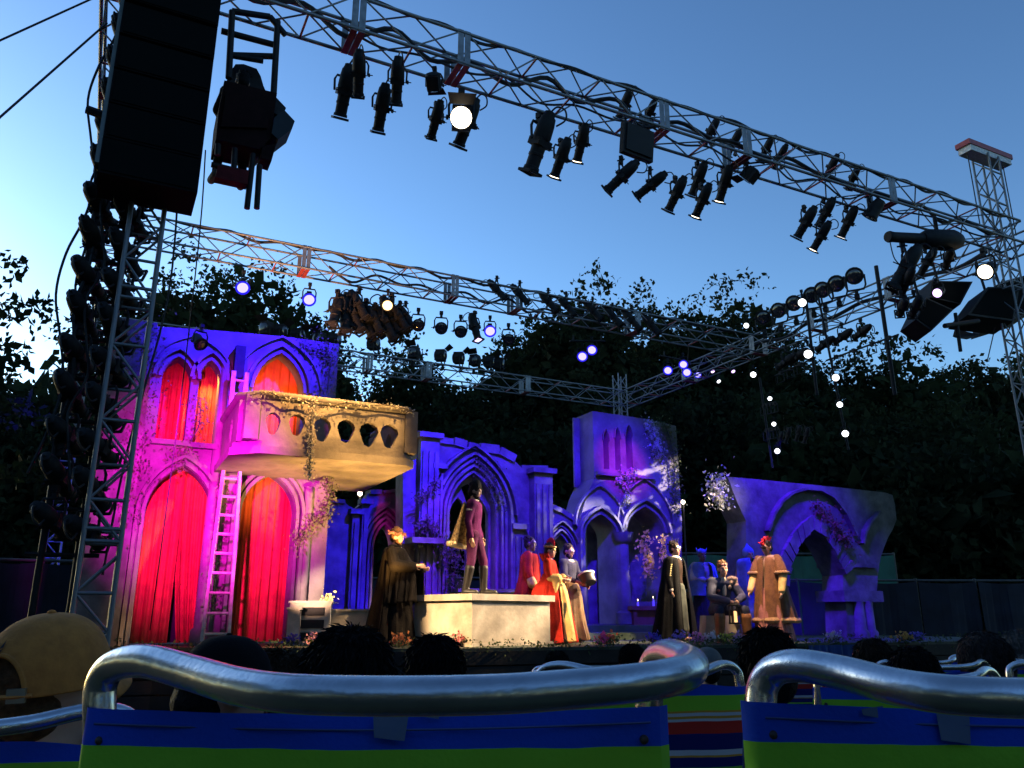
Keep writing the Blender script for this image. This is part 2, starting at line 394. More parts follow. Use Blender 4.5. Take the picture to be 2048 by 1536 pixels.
a, b = ground_at(1480, 20.5, 0), ground_at(2200, 21, 0); fence(a, b, 2.1, 'long dark navy screen fence at the right with pale top rail', dscreen, 6)
a, b = ground_at(-140, 15, 0), ground_at(150, 16, 0); fence(a, b, 2.25, 'dark screen fence at the left picture edge behind the capped man', dscreen, 3)
a, b = ground_at(640, 24, 0), ground_at(1160, 23.5, 0); fence(a, b, 2.3, 'dark screen fence behind the small blue gothic walls', dscreen, 4)

# ================================================================== rig of box trusses and towers
_um = MB().lathe([(0, 1), (1, 1)], 8, 'Z').mesh('strut'); _um.shade_smooth(); _um.set_sharp_from_angle(angle=R(50)); _um.materials.append(alu())
_umr = _um.copy(); _umr.materials.clear(); _umr.materials.append(redmetal())
def strut(name, a, b, r, parent, me=None):
    a, b = V(a), V(b); d = b-a
    m = Matrix.Translation(a) @ d.to_track_quat('Z', 'Y').to_matrix().to_4x4() @ Matrix.Diagonal((r, r, d.length, 1))
    o = bpy.data.objects.new(name, me or _um); COL.objects.link(o); o.parent = parent; o.matrix_local = m; return o
def truss(name, label, A, B, S, joints, cat='truss', seg=.6, cr=.026, dr=.013, up=V((0, 0, 1)), red=True, plates=True, group=None):
    """box truss; A,B = ends of its centre line; joints = fractions where two sections are bolted together"""
    A, B = V(A), V(B); d = (B-A); L = d.length; x = d.normalized(); y = up.cross(x).normalized(); z = x.cross(y)
    r = thing(name, label, cat, A); r.matrix_world = Matrix.Translation(A) @ Matrix((x, y, z)).transposed().to_4x4(); 
    if group: r['group'] = group
    h = S/2; P = lambda t, a, b: V((t, a*h, b*h))
    for a in (-1, 1):
        for b in (-1, 1): strut('chord', P(0, a, b), P(L, a, b), cr, r)
    js = [0]+[j*L for j in joints]+[L]
    for s in range(len(js)-1):
        l0, l1 = js[s]+.06, js[s+1]-.06; n = max(2, 2*round((l1-l0)/seg/2)); w = (l1-l0)/n
        for i in range(n):
            t0, t1 = l0+i*w, l0+(i+1)*w; u = i % 2
            for sd in (-1, 1):
                strut('diagonal_brace', P(t0, sd, -1 if u else 1), P(t1, sd, 1 if u else -1), dr, r)
            strut('diagonal_brace', P(t0, -1 if u else 1, -1), P(t1, 1 if u else -1, -1), dr, r)
            strut('diagonal_brace', P(t0, -1 if u else 1, 1), P(t1, 1 if u else -1, 1), dr, r)
            if i % 2 == 1: strut('cross_bar', P(t0, -1, -1), P(t0, 1, -1), dr*1.3, r, _umr if red else None)
            if i % 2 == 0 and i: strut('cross_bar', P(t0, -1, 1), P(t0, 1, 1), dr*1.3, r, _umr if red else None)
    if plates:
        for j in js[1:-1]:
            for o in (-.052, .052):
                for sd in (-1, 1):
                    MB().box((j+o, sd*(h+.004), 0), (.09, .012, S+.07)).build('end_plate', alu(), r)
                MB().box((j+o, 0, -h-.03), (.09, S, .012)).build('bottom_plate', redmetal() if red else alu(), r)
    return r
TZ, TS = 9.14, .52
fx = lambda pxs, Y: [at(p, q, Y=Y).x for p, q in pxs]
x0, x1 = -.3, 16.8
J = [(x-x0)/(x1-x0) for x in fx(((928, 110), (1330, 250), (1496, 305), (1788, 400)), 9.19)]
truss('box_truss', 'near lighting truss spanning the sky across the stage front', (x0, 9.45, TZ), (x1, 9.45, TZ), TS, [.15]+J)
J = [(x-x0)/(x1-x0) for x in fx(((612, 540), (911, 595), (1040, 625), (1278, 660)), 17.3)]
truss('box_truss', 'middle lighting truss behind the purple facade, warmly lit at left', (x0, 17.6, TZ), (x1, 17.6, TZ), TS, J)
J = [(x-x0)/(x1-x0) for x in fx(((740, 720), (858, 740), (1056, 765)), 24.3)]
truss('box_truss', 'farthest lighting truss with lamps standing on it', (x0, 24.55, TZ), (x1, 24.55, TZ), TS, [.12]+J)
truss('box_truss', 'right side lighting truss running back to the trees', (17.1, 9.2, TZ), (17.1, 24.8, TZ), TS, [.22, .38, .53, .74])
truss('box_truss', 'left side lighting truss hidden behind the tower and speakers', (-.6, 9.2, TZ), (-.6, 24.8, TZ), TS, [.2, .4, .53, .75])
def tower(px, py, Y, h, label, S=.33, z0=GZ, plates=True):
    c = at(px, py, Y=Y); j = [.22, .46, .72] if h > 5 else []
    t = truss('truss_tower', label, (c.x, c.y, z0), (c.x, c.y, h), S, j, 'tower', .42, .024, .014, V((0, 1, 0)), False, False)
    for q in [0]+j:
        for o in (-.06, .06):
            for a, b in (((-1, -1), (1, -1)), ((1, -1), (1, 1)), ((1, 1), (-1, 1)), ((-1, 1), (-1, -1))):
                strut('ring_bar', V(((h-z0)*q+.12+o, a[0]*S/2, a[1]*S/2)), V(((h-z0)*q+.12+o, b[0]*S/2, b[1]*S/2)), .02, t)
    MB().box((.02, 0, 0), (.04, S+.35, S+.35)).build('base_plate', alu(), t)
    return t
tl = tower(243, 800, 9.0, 10.0, 'grey aluminium lattice tower at front left of the stage')
MB().box((6.8, 0, 0), (.26, .46, .46)).build('sleeve_block', alu(), tl)
tr_ = tower(2004, 500, 9.55, 11.05, 'lattice tower at front right rising above the near truss', .36)
MB().box((11.65, 0, 0), (.12, 1.5, .34)).build('head_beam', redmetal(), tr_)
MB().box((11.53, 0, 0), (.16, 1.4, .30)).build('pulley_housing', mat('white_paint_worn', (.6, .6, .6), .6, 0, (.35, .35, .36), 20), tr_)
for s in (-.62, .62): MB().tube([(11.45, s, 0), (9.75, s, 0)], .012, 6).build('lift_chain', rubber(), tr_)
tower(1239, 760, 24.6, 10.1, 'distant lattice tower behind the tall ruin at the far right truss corner', .36)
tower(121, 1000, 24.6, 10.0, 'small distant lattice tower at left beside the lamp ladder foot', .36)
# cables lying along the trusses
def cable(name, label, pts, r=.014, n=5, grp='cables strapped along the trusses', extra=()):
    mb = MB(); mb.tube(spline(pts, n), r, 6)
    for e in extra: mb.tube(spline(e, n), r*.8, 6)
    return tag(mb.build(name, rubber(), None, True), label, 'cable', grp)
def swag(x0, x1, n, Y, Z, sag, seed, dy=.12):
    g = random.Random(seed); p = []
    for i in range(n+1):
        x = x0+(x1-x0)*i/n; p.append((x, Y+g.uniform(-dy, dy), Z+g.uniform(-.03, .03)))
        if i < n: p.append((x+(x1-x0)/n*.5, Y+g.uniform(-dy, dy), Z-sag*g.uniform(.3, 1.1)))
    return p
cable('cable', 'thick black cable bundle sagging along the near truss', swag(.3, 16.5, 13, 9.4, TZ+.05, .3, 1), .035)
cable('cable', 'black cable lying along the upper tube of the near truss', swag(.3, 16.5, 15, 9.2, TZ+.3, .1, 2, .03), .024)
cable('cable', 'thin black cable looping inside the near truss', swag(2, 16.5, 11, 9.5, TZ-.05, .2, 3), .018)
cable('cable', 'black cable bundle on the top of the middle truss', swag(.6, 16.3, 14, 17.4, TZ+.3, .12, 4, .03), .032)
cable('cable', 'black cable bundle hanging inside the middle truss', swag(4, 13.3, 8, 17.6, TZ, .25, 5), .03)
cable('cable', 'black cables along the farthest truss top', swag(2, 12, 9, 24.4, TZ+.3, .1, 6, .03), .03)
cable('cable', 'thick black cable bundle along the right side truss', [(17.0+.05*math.sin(i*2), 10+i*.9, TZ+.0-.12*(i % 2)) for i in range(15)], .05)
cable('guy_wire', 'upper steel guy wire running out of the top left corner', [at(-20, 90, Y=8.6), at(240, -28, Y=9.2)], .012, 2, 'guy wires')
cable('guy_wire', 'lower steel guy wire clamped to the speaker corner at left', [at(-20, 252, Y=8.3), at(214, 46, Y=9.1)], .012, 2, 'guy wires')
cable('rope', 'black rope hanging from the big speaker past the left tower', [at(357, 375, Y=9.2), at(335, 600, Y=9.4), at(255, 900, Y=9.3), at(205, 1150, Y=9.2)], .013, 4, 'ropes')
cable('rope', 'thin black rope hanging right of the big speaker down the facade', [at(411, 300, Y=9.2), at(398, 480, Y=9.6), at(355, 850, Y=11), at(300, 1260, Y=12.5)], .009, 4, 'ropes')
# ================================================================== scenic castle set
def wb(mb, name, m, root, smooth=False, par=None):
    o = mb.build(name, m, par or root, smooth)
    o.matrix_parent_inverse = Matrix.Translation(-root.location) if par is None else Matrix.Identity(4)
    return o
def pxl(pts, Y): return [(lambda q: (q.x, q.z))(at(p[0], p[1], Y=Y)) for p in pts]
def cloth(x0, x1, zt0, zt1, zb, Y, amp, folds, seed, gather=1.0, drift=0.0, nx=90, nz=26):
    """hanging curtain: folds deepen and drift towards the hem"""
    g = random.Random(seed); ph = [g.uniform(0, 6.3) for _ in range(5)]; mb = MB(); vs = []
    for i in range(nz+1):
        v = i/nz
        for j in range(nx+1):
            u = j/nx; zt = zt0+(zt1-zt0)*u
            x = x0+(x1-x0)*u; x = x+drift*v*v*(u if drift < 0 else 1-u)
            y = Y+amp*(.45+.55*v)*(math.sin(folds*6.283*u+ph[0]+.5*math.sin(2*v+ph[1]))+.45*math.sin(folds*2.3*6.283*u+ph[2]+v*.8)+.3*math.sin(folds*.37*6.283*u+ph[3]))
            vs.append((x, y, zt+(zb-zt)*v))
    fs = [(i*(nx+1)+j, i*(nx+1)+j+1, (i+1)*(nx+1)+j+1, (i+1)*(nx+1)+j) for i in range(nz) for j in range(nx)]
    mb.add(vs, fs); return mb
def vine(label, path, n, size, m, spread, seed, name='vine', Y=None, stem=True, grp='ivy on the set'):
    g = np.random.default_rng(seed); pts = spline(path, 8); base = pts[0]
    root = thing(name, label, 'vine', base, 0, grp); P = np.array([list(p-base) for p in pts])
    k = g.integers(0, len(P), n); q = P[k]+g.normal(size=(n, 3))*np.array([spread, .05, spread])*g.uniform(.3, 1.2, (n, 1))
    leaves(q, size, 'foliage', m, root, up=.8, seed=seed)
    if stem: MB().tube([p-base for p in pts], .01, 5).build('stem', mat('tree_bark', (0, 0, 0)), root)
    return root

# ---------------------------------------------------------------- two-storey facade with balcony
YF = 13.6
bl = at(215, 1280, Y=YF)
fac = thing('castle_facade', 'two-storey gothic facade with red curtained arches and a balcony, lit magenta and blue', 'stage set', (1.8, YF, SZ))
outer = pxl([(143, 1290), (228, 640), (300, 652), (420, 660), (470, 664), (560, 672), (620, 680), (678, 688), (668, 860), (661, 1003), (650, 1289)], YF)
outer = [(x, max(z, SZ+.003)) for x, z in outer]
outer[0] = (outer[1][0], SZ+.003); outer[-1] = (outer[-4][0], SZ+.003); outer[-2] = (outer[-4][0], outer[-2][1]); outer[-3] = (outer[-4][0], outer[-3][1])
W1 = archpx((360, 716), (322, 757), (377, 754), (311, 880), (374, 884), YF)
W2 = archpx((417, 722), (394, 760), (436, 760), (388, 888), (430, 890), YF)
W3 = archpx((558, 708), (506, 778), (601, 786), (497, 882), (600, 895), YF)
D1 = archpx((376, 932), (287, 1022), (420, 1026), (264, 1272), (402, 1276), YF)
D2 = archpx((538, 948), (482, 1010), (587, 1035), (462, 1262), (574, 1280), YF)
for D in (D1, D2): D['zb'] = SZ+.01
holes = [arch(**w)[::-1] for w in (W1, W2, W3, D1, D2)]
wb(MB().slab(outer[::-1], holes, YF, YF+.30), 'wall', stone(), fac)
for i, w in enumerate((W1, W2, W3, D1, D2)):
    for k, (g0, d) in enumerate(((.0, .05), (.085, .10))):
        wb(MB().mould(arch(**grow(w, g0), n=10)[0 if i > 2 else 1:None if i > 2 else -1], YF, .075, d), 'arch_moulding', stone(), fac)
for w in (W1, W2): wb(MB().box(((w['x0']+w['x1'])/2, YF-.05, w['zb']-.04), (w['x1']-w['x0']+.12, .16, .08)), 'window_sill', stone(), fac)
# blind tracery rib sweeping over the paired windows
tx0, tx1 = W1['x0']-.12, W2['x1']+.12; zt = at(400, 676, Y=YF).z
wb(MB().mould(arch(tx0, tx1, W1['zs']-.1, W1['zs']+.2, zt, 10)[1:-1], YF, .05, .05), 'hood_moulding', stone(), fac)
wb(MB().mould(arch(W3['x0']-.28, W3['x1']+.28, W3['zs'], W3['zs']+.1, W3['za']+.28, 10)[1:-1], YF, .05, .07), 'hood_moulding', stone(), fac)
# corner pilaster, engaged shaft and horizontal string course
pw = pxl([(228, 640), (318, 652)], YF); pil = (pw[0][0], pw[1][0]-.03)
wb(MB().box(((pil[0]+pil[1])/2, YF-.09, (SZ+pw[0][1])/2), (pil[1]-pil[0], .18, pw[0][1]-SZ-.01)), 'corner_pilaster', stone2(), fac)
for px in (455, 600):
    p = at(px, 700, Y=YF); mb = MB(); mb.lathe([(SZ+.005, .13), (SZ+.22, .13), (SZ+.26, .085), (p.z-.25 if px < 500 else 3.3, .075)], 12, 'Z', (p.x if px < 500 else D2['x1']+.2, YF-.02, 0))
    wb(mb, 'engaged_shaft', stone(), fac, True)
pt = at(480, 690, Y=YF)
wb(MB().box((pt.x, YF-.10, pt.z-.35), (.16, .22, .55)), 'black_speaker_slot', black(), fac)
# curtains and the dark flat behind them
def curtain(w, gap, folds, seed, zb=None, pw=.12):
    zb = zb or w['zb']+.02; x0, x1, xm = w['x0']-pw, w['x1']+pw, (w['x0']+w['x1'])/2; zt = w['za']+.1
    if gap: 
        wb(cloth(x0, xm+.06, zt, zt, zb, YF+.40, .034, folds, seed, drift=0), 'curtain', redcloth(), fac, True)
        wb(cloth(xm+.0, x1, zt, zt, zb, YF+.49, .034, folds, seed+1, drift=.2), 'curtain', redcloth(), fac, True)
    else: wb(cloth(x0, x1, zt, zt, zb, YF+.44, .03, folds*2, seed), 'curtain', redcloth(), fac, True)
curtain(W1, 0, 2.5, 3); curtain(W2, 0, 2, 4); curtain(W3, 0, 3, 5); curtain(D1, 1, 4, 6); curtain(D2, 0, 3.5, 8)
xs = [p[0] for p in outer]
wb(MB().box(((min(xs)+max(xs))/2, YF+.9, 3.2), (max(xs)-min(xs)-.1, .04, 4.75)), 'backing_flat', blackcloth(), fac)
# balcony
bz = at(745, 957, Y=YF).z                                   # underside of the slab
kf = (bz-EYE)/ray(832, 918).z; YB = (ray(832, 918)*kf).y; XR = (ray(832, 918)*kf).x
XL = at(478, 905, Y=YB).x; zr = at(494, 782, Y=YB).z; zs = at(500, 880, Y=YB).z+.02; bz = 3.42
bal = horiz([(XL, YB), (XR, YB), (XR, YF+.02), (XL+.02, YF-.01)], bz, zs)
o = wb(horiz([(XL-.09, YF-.01), (XL-.09, YB+.35), (XL+.28, YB), (XR-.15, YB), (XR+.03, YB+.18), (XR+.03, YF+.9), (2.9, YF+.9), (2.9, YF-.01)], bz, zs-.08), 'balcony_floor', stone(), fac)
wb(horiz([(XL-.05, YF-.01), (XL-.05, YB+.38), (XL+.3, YB+.05), (XR-.15, YB+.05), (XR-.02, YB+.2), (XR-.02, YF+.9), (2.95, YF+.9), (2.95, YF-.01)], zs-.08, zs), 'floor_edge', stone(), fac)
# front parapet: one panel pierced by six lobed openings
def lobe(x, z0, z1, w):
    zm = (z0+z1)/2; p = []
    for a in range(14):
        t = 2*math.pi*a/14; k = 1.12+.20*math.cos(3*t+math.pi)
        p.append((x+w*k*math.sin(t)*.95, zm+(z1-z0)/2*math.cos(t)))
    return p
ob = [(546, 868, 822, 15), (594, 870, 826, 16), (645, 882, 832, 17), (693, 884, 836, 17), (739, 892, 842, 18), (780, 895, 846, 17)]
hl = []
for px, y0, y1, w in ob:
    a, b, c = at(px, y0, Y=YB), at(px, y1, Y=YB), at(px+w, (y0+y1)/2, Y=YB); hl.append(lobe(a.x, a.z, b.z, c.x-a.x))
xa, xb = XL+.16, XR-.08
wb(MB().slab([(xa, zs), (xb, zs), (xb, zr-.07), (xa, zr-.07)], [h for h in hl], YB+.06, YB+.2), 'parapet', stone(), fac)
sp = MB().slab([(YB+.25, zs), (YF-.02, zs), (YF-.02, zr-.07), (YB+.25, zr-.07)], [lobe(YB+.9, zs+.1, zr-.2, .12)], 0, .12)
for x, nm in ((XL-.02, 'side_parapet'), (XR-.16, 'side_parapet')):
    m2 = MB(); m2.add([(x+v[1], v[0], v[2]) for v in sp.v], sp.f); wb(m2, nm, stone(), fac)
wb(MB().tube([(XL+.0, YF-.02, zr), (XL+.0, YB+.36, zr), (XL+.24, YB+.10, zr), (XR-.1, YB+.10, zr), (XR-.06, YB+.3, zr), (XR-.06, YF-.02, zr)], .085, 10, squash=.75), 'handrail', stone(), fac, True)
for x in (xa-.02, xb+.0): wb(MB().box((x, YB+.14, (zs+zr)/2), (.2, .22, zr-zs-.02)), 'parapet_pier', stone(), fac)
wb(MB().box(((max(xs)+XR)/2-.02, YF+.84, (zs+zr)/2), (XR-max(xs)+.1, .05, zr-zs)), 'rear_guard_panel', stone(), fac)
# rail pipes behind the parapet on the open part of the balcony
for dz in (.35, .7): wb(MB().tube([(max(xs)+.1, YF+.76, zs+dz), (XR-.1, YF+.76, zs+dz)], .025, 6), 'guard_pipe', black(), fac)

# ladders
def ladder(name, label, b0, t0, b1, t1, n, Yb, Yt, r=.022, grp=None):
    B0, T0, B1, T1 = at(*b0, Y=Yb), at(*t0, Y=Yt), at(*b1, Y=Yb), at(*t1, Y=Yt); B1.z = B0.z; T1.z = T0.z
    root = thing(name, label, 'ladder', B0, 0, grp); z = V((0, 0, 0)); q = lambda p: p-B0
    m = mat('weathered_wood_rails', (.45, .4, .34), .7, 0, (.28, .24, .2), 9)
    for a, b in ((B0, T0), (B1, T1)):
        d = (b-a); MB().box((q(a)+q(b))/2, (.045, .07, d.length), d.to_track_quat('Z', 'Y').to_matrix()).build('rail', m, root)
    for i in range(n):
        t = (i+.35)/n; MB().tube([q(B0.lerp(T0, t)), q(B1.lerp(T1, t))], r, 8).build('rung', m, root, True)
    return root
B = at(408, 1282, Y=12.95)
lad = ladder('ladder', 'wooden ladder leaning between the two red curtained doors', (404, 1283), (449, 932), (456, 1283), (482, 918), 9, 13.02, 13.28)
ladder('ladder', 'short ladder fixed on the facade beside the balcony', (453, 908), (468, 742), (478, 905), (494, 748), 6, 13.34, 13.34)
p0 = at(482, 918, Y=13.25); p1 = at(510, 955, Y=12.9)

# crate stairs and boxes beside the facade
def crate(name, label, c, size, rz, m, board=True, dark=None, group=None):
    r = thing(name, label, 'box', c, rz, group); w, d, h = size
    MB().box((0, 0, h/2), (w, d, h)).build('body', m, r)
    MB().box((0, 0, h+.018), (w+.05, d+.05, .036)).build('lid', m, r)
    if board:
        for k in range(3): MB().box((0, -d/2-.012, h*(.2+.3*k)), (w*.72, .02, h*.2)).build('slat', dark or wood_d(), r)
    return r
tan = mat('tan_scenic_stone', (.44, .39, .31), .85, 0, (.32, .275, .21), 3, bump=.25, bscale=18)
p = ground_at(622, 13.3, SZ); crate('wooden_crate', 'crate with dark slats at the foot of the balcony column', p, (.62, .5, .62), R(-18), tan)
p = ground_at(590, 13.0, SZ); crate('wooden_crate', 'pale upright crate beside the right red curtain', p, (.18, .4, .52), R(-18), tan, False)
p = ground_at(698, 13.6, SZ); crate('stone_bench', 'tan box bench left of the black robed man', p, (.78, .5, .50), R(-14), tan, False)

# ---------------------------------------------------------------- central plinth (box)
C0 = ground_at(944, 12.2, SZ); e1 = -RT*.95+FW*.98; e2 = RT*1.18+FW*1.14; zt = at(944, 1187, f=12.2).z
def quad(g): 
    a, b = e1.normalized()*g, e2.normalized()*g
    return [C0-a-b, C0+e1+a-b, C0+e1+e2+a+b, C0+e2-a+b]
pl = thing('stone_plinth', 'pale stone plinth the purple-clad man stands on', 'plinth', C0)
q = [((v-C0).x, (v-C0).y) for v in quad(0)]
horiz(q, .05, zt-SZ-.10).build('body', tan, pl)
horiz([((v-C0).x, (v-C0).y) for v in quad(.06)], zt-SZ-.095, zt-SZ).build('cap_slab', tan, pl)
horiz([((v-C0).x, (v-C0).y) for v in quad(.04)], 0.002, .049).build('footing', tan, pl)
PLZ = zt

# ---------------------------------------------------------------- ruin walls
def ruin(name, label, outline, arches, Y, th, m, mouldn=3, mw=.07, base=SZ, backs=()):
    o = [(x, max(z, base)) for x, z in pxl(outline, Y)]
    c = V((sum(p[0] for p in o)/len(o), Y, base)); r = thing(name, label, 'stage set', c)
    hs_ = []
    for a in arches:
        if a['zb'] < base+.35: a['zb'] = base-.02 if False else base+.01
        hs_.append(arch(**a))
    area = sum(o[i][0]*o[(i+1) % len(o)][1]-o[(i+1) % len(o)][0]*o[i][1] for i in range(len(o)))
    if area < 0: o = o[::-1]
    wb(MB().slab(o, [h[::-1] for h in hs_], Y, Y+th), 'wall', m, r)
    for a in arches:
        foot = a['zb'] <= base+.02
        for k in range(mouldn):
            pts = arch(**grow(a, mw*1.25*k), n=10); pts = pts if foot else pts[1:-1]
            wb(MB().mould(pts, Y, mw, .05+.045*(k % 2)+.02*k), 'arch_moulding', m, r)
    return r, o
def blocks(r, line, Y, th, m, seed, h=.16):
    """broken coping stones along the ragged top"""
    g = random.Random(seed)
    for i in range(len(line)-1):
        a, b = V((line[i][0], 0, line[i][1])), V((line[i+1][0], 0, line[i+1][1])); L = (b-a).length; n = max(1, round(L/.33))
        rot = Matrix.Rotation(-math.atan2(b.z-a.z, b.x-a.x), 3, 'Y')
        for j in range(n):
            c = a+(b-a)*((j+.5)/n); hh = h*g.uniform(.6, 1.25)
            wb(MB().box((c.x, Y+th/2-.02, c.z+hh*.25), (L/n*g.uniform(.86, .97), th+.06+g.uniform(0, .05), hh), rot @ Matrix.Rotation(g.uniform(-.06, .06), 3, 'Y')), 'coping_stone', m, r)
# big pointed arch
YA = 14.4
A1 = archpx((950, 948), (898, 1024), (989, 1029), (896, 1186), (987, 1186), YA); A1['zb'] = SZ+.01
oa = [(806, 1290), (806, 928), (833, 918), (833, 860), (873, 868), (874, 884), (905, 886), (933, 894), (956, 899), (997, 906), (1018, 914), (1032, 924), (1044, 936), (1044, 930), (1096, 931), (1097, 1290)]
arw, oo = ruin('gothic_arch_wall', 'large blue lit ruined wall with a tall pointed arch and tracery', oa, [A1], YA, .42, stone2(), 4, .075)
blocks(arw, pxl([(876, 884), (906, 887), (934, 894), (957, 899), (998, 906), (1030, 922)], YA), YA, .42, stone2(), 3)
g2 = grow(A1, .42); wb(MB().mould(arch(**g2, n=10)[1:-1], YA, .06, .13), 'hood_moulding', stone2(), arw)
# tracery: two lancets under the main arch
xm = (A1['x0']+A1['x1'])/2; hw = (A1['x1']-A1['x0'])/2
tr = arch(A1['x0']-.02, A1['x1']+.02, SZ+.01, A1['zs'], A1['za']+.02, 10)
zl = A1['zs']-.05; za2 = at(918, 992, Y=YA).z
l1 = arch(A1['x0']+.05, xm-.035, SZ+.02, zl-.1, za2, 8); l2 = arch(xm+.035, A1['x1']-.05, SZ+.02, zl-.1, za2, 8)
dia = [(xm, A1['za']-.16), (xm-hw*.36, za2+.2), (xm, za2-.22), (xm+hw*.36, za2+.2)]
wb(MB().slab(tr[::-1], [l1, l2, dia], YA+.16, YA+.26), 'tracery', stone2(), arw)
def pilaster(r, px0, px1, ytop, Y, m, th=.2, flutes=3, base=SZ):
    a, b = at(px0, ytop, Y=Y), at(px1, ytop, Y=Y); w = b.x-a.x; cx = (a.x+b.x)/2; z = (a.z+b.z)/2
    wb(MB().box((cx, Y-th/2+.01, (z+base)/2), (w, th, z-base-.004)), 'pilaster', m, r)
    for k in range(flutes): wb(MB().box((a.x+w*(k+.5)/flutes, Y-th-.012, (z+base)/2), (w/flutes*.5, .045, (z-base)*.86)), 'fluting_rib', m, r)
    wb(MB().box((cx, Y-th/2-.02, z+.05), (w+.12, th+.12, .1)), 'capital', m, r)
    wb(MB().box((cx, Y-th/2-.02, base+.09), (w+.1, th+.1, .172)), 'plinth_block', m, r)
pilaster(arw, 836, 872, 880, YA, stone2()); pilaster(arw, 1058, 1094, 950, YA, stone2(), .24)
pilaster(arw, 865, 882, 940, YA, stone2(), .14, 2); pilaster(arw, 1022, 1044, 1060, YA, stone2(), .14, 2)
wb(MB().box((at(838, 1085, Y=YA).x, YA-.28, at(838, 1085, Y=YA).z), (.62, .42, .1)), 'planter_shelf', stone2(), arw)
# low dark wall inside the arch
p = ground_at(1000, 15.3, SZ); q = thing('low_wall', 'low dark violet wall behind the plinth', 'wall', p, R(-8))
MB().box((0, 0, .42), (1.6, .35, .84)).build('body', stone2(), q); MB().box((0, 0, .875), (1.7, .42, .06)).build('coping', stone2(), q)
# small arched wall, right of the big arch
Yb = 15.0
A2 = archpx((1120, 1071), (1104, 1105), (1137, 1105), (1104, 1250), (1137, 1250), Yb)
sm, _ = ruin('broken_arch_wall', 'small broken gothic wall with ribbed arch, dappled pale, behind the drummer', [(1094, 1290), (1094, 1012), (1106, 1020), (1121, 1022), (1135, 1032), (1146, 1040), (1157, 1056), (1160, 1290)], [A2], Yb, .35, stone2(), 4, .055)
blocks(sm, pxl([(1096, 1014), (1121, 1023), (1146, 1040), (1157, 1056)], Yb), Yb, .35, stone2(), 5, .1)
# small wall left of the big arch
Yc = 15.7
A3 = archpx((766, 1050), (744, 1092), (783, 1096), (744, 1250), (783, 1250), Yc)
lw, _ = ruin('broken_arch_wall', 'small blue gothic wall with dark pointed niche behind the black robed man', [(640, 1290), (640, 1002), (690, 1005), (698, 1012), (712, 1018), (727, 1004), (737, 987), (790, 984), (826, 990), (826, 1290)], [A3], Yc, .3, stone2(), 4, .07)
blocks(lw, pxl([(640, 1002), (690, 1005)], Yc)+[], Yc, .3, stone2(), 8, .1); blocks(lw, pxl([(738, 987), (790, 984), (826, 990)], Yc), Yc, .3, stone2(), 9, .1)
pilaster(lw, 702, 716, 1030, Yc, stone2(), .14, 1); pilaster(lw, 722, 734, 1010, Yc, stone2(), .14, 1)
# tall tower ruin
YT = 14.9
L1 = archpx((1197, 1030), (1172, 1073), (1231, 1070), (1170, 1246), (1238, 1246), YT)
L2 = archpx((1291, 1015), (1255, 1066), (1329, 1063), (1255, 1203), (1333, 1203), YT)
lan = []
for x0, x1, ya, yb_ in ((1207, 1218, 860, 938), (1230, 1241, 856, 940), (1252, 1265, 851, 938)):
    lan.append(archpx(((x0+x1)/2, ya), (x0, ya+22), (x1, ya+22), (x0, yb_), (x1, yb_), YT))
tw, to = ruin('tower_ruin', 'tall ruined tower with three lancets above two arches, lit blue and violet', [(1155, 1290), (1155, 1097), (1161, 1036), (1173, 991), (1189, 957), (1185, 822), (1235, 829), (1291, 838), (1325, 845), (1352, 852), (1358, 950), (1364, 1040), (1366, 1290)], [L1, L2], YT, .75, stone(), 2, .08, SZ+.265)
tw_wall = [c for c in tw.children if c.name.startswith('wall')][0]
# recut the wall with the lancets as well
bpy.data.objects.remove(tw_wall)
a_ = sum(to[i][0]*to[(i+1) % len(to)][1]-to[(i+1) % len(to)][0]*to[i][1] for i in range(len(to))); to = to if a_ > 0 else to[::-1]
wb(MB().slab(to, [arch(**k)[::-1] for k in [L1, L2]+lan], YT, YT+.75), 'wall', stone(), tw)
for k in lan: wb(MB().mould(arch(**k, n=6)[1:-1], YT, .03, .04), 'lancet_moulding', stone(), tw)
z = at(1240, 952, Y=YT).z; xa, xb = at(1190, 952, Y=YT).x, at(1360, 952, Y=YT).x
wb(MB().box(((xa+xb)/2-.4, YT-.05, z), (xb-xa-.8, .14, .07)), 'string_course', stone(), tw)
for w in (L1, L2): wb(MB().mould(arch(w['x0']-.22, w['x1']+.22, w['zs'], w['zs']+.2, w['za']+.62, 10)[1:-1], YT, .05, .08), 'hood_moulding', stone(), tw)
xc = (L1['x1']+L2['x0'])/2
wb(MB().lathe([(SZ+.27, .2), (SZ+.5, .2), (SZ+.55, .13), (L1['zs']-.15, .12), (L1['zs']-.1, .2), (L1['zs']+.08, .24)], 10, 'Z', (xc, YT-.06, 0)), 'arch_column', stone(), tw, True)
bb = (max(p[1] for p in to)+SZ)/2
wb(MB().slab([(L2['x0']-.4, SZ+.27), (L2['x1']+.25, SZ+.27), (L2['x1']+.25, L2['za']+.25), (L2['x0']-.4, L2['za']+.25)], [[(L2['x0']+.25, SZ+.9), (L2['x0']+.7, SZ+.9), (L2['x0']+.7, SZ+1.9), (L2['x0']+.25, SZ+1.9)]], YT+1.0, YT+1.08), 'niche_back', stone2(), tw)
wb(MB().box(((lan[0]['x0']+lan[2]['x1'])/2, YT+.6, (lan[0]['zb']+lan[0]['za'])/2), (1.6, .05, 1.6)), 'lancet_back', stone2(), tw)
bp = V(((L2['x0']+L2['x1'])/2, YT-.15, SZ+.13)); bn = thing('prop_bench', 'dark red bench under the right arch of the tower ruin', 'bench', bp)
dr = mat('oxblood_paint', (.16, .03, .035), .6, 0, (.09, .02, .02), 6)
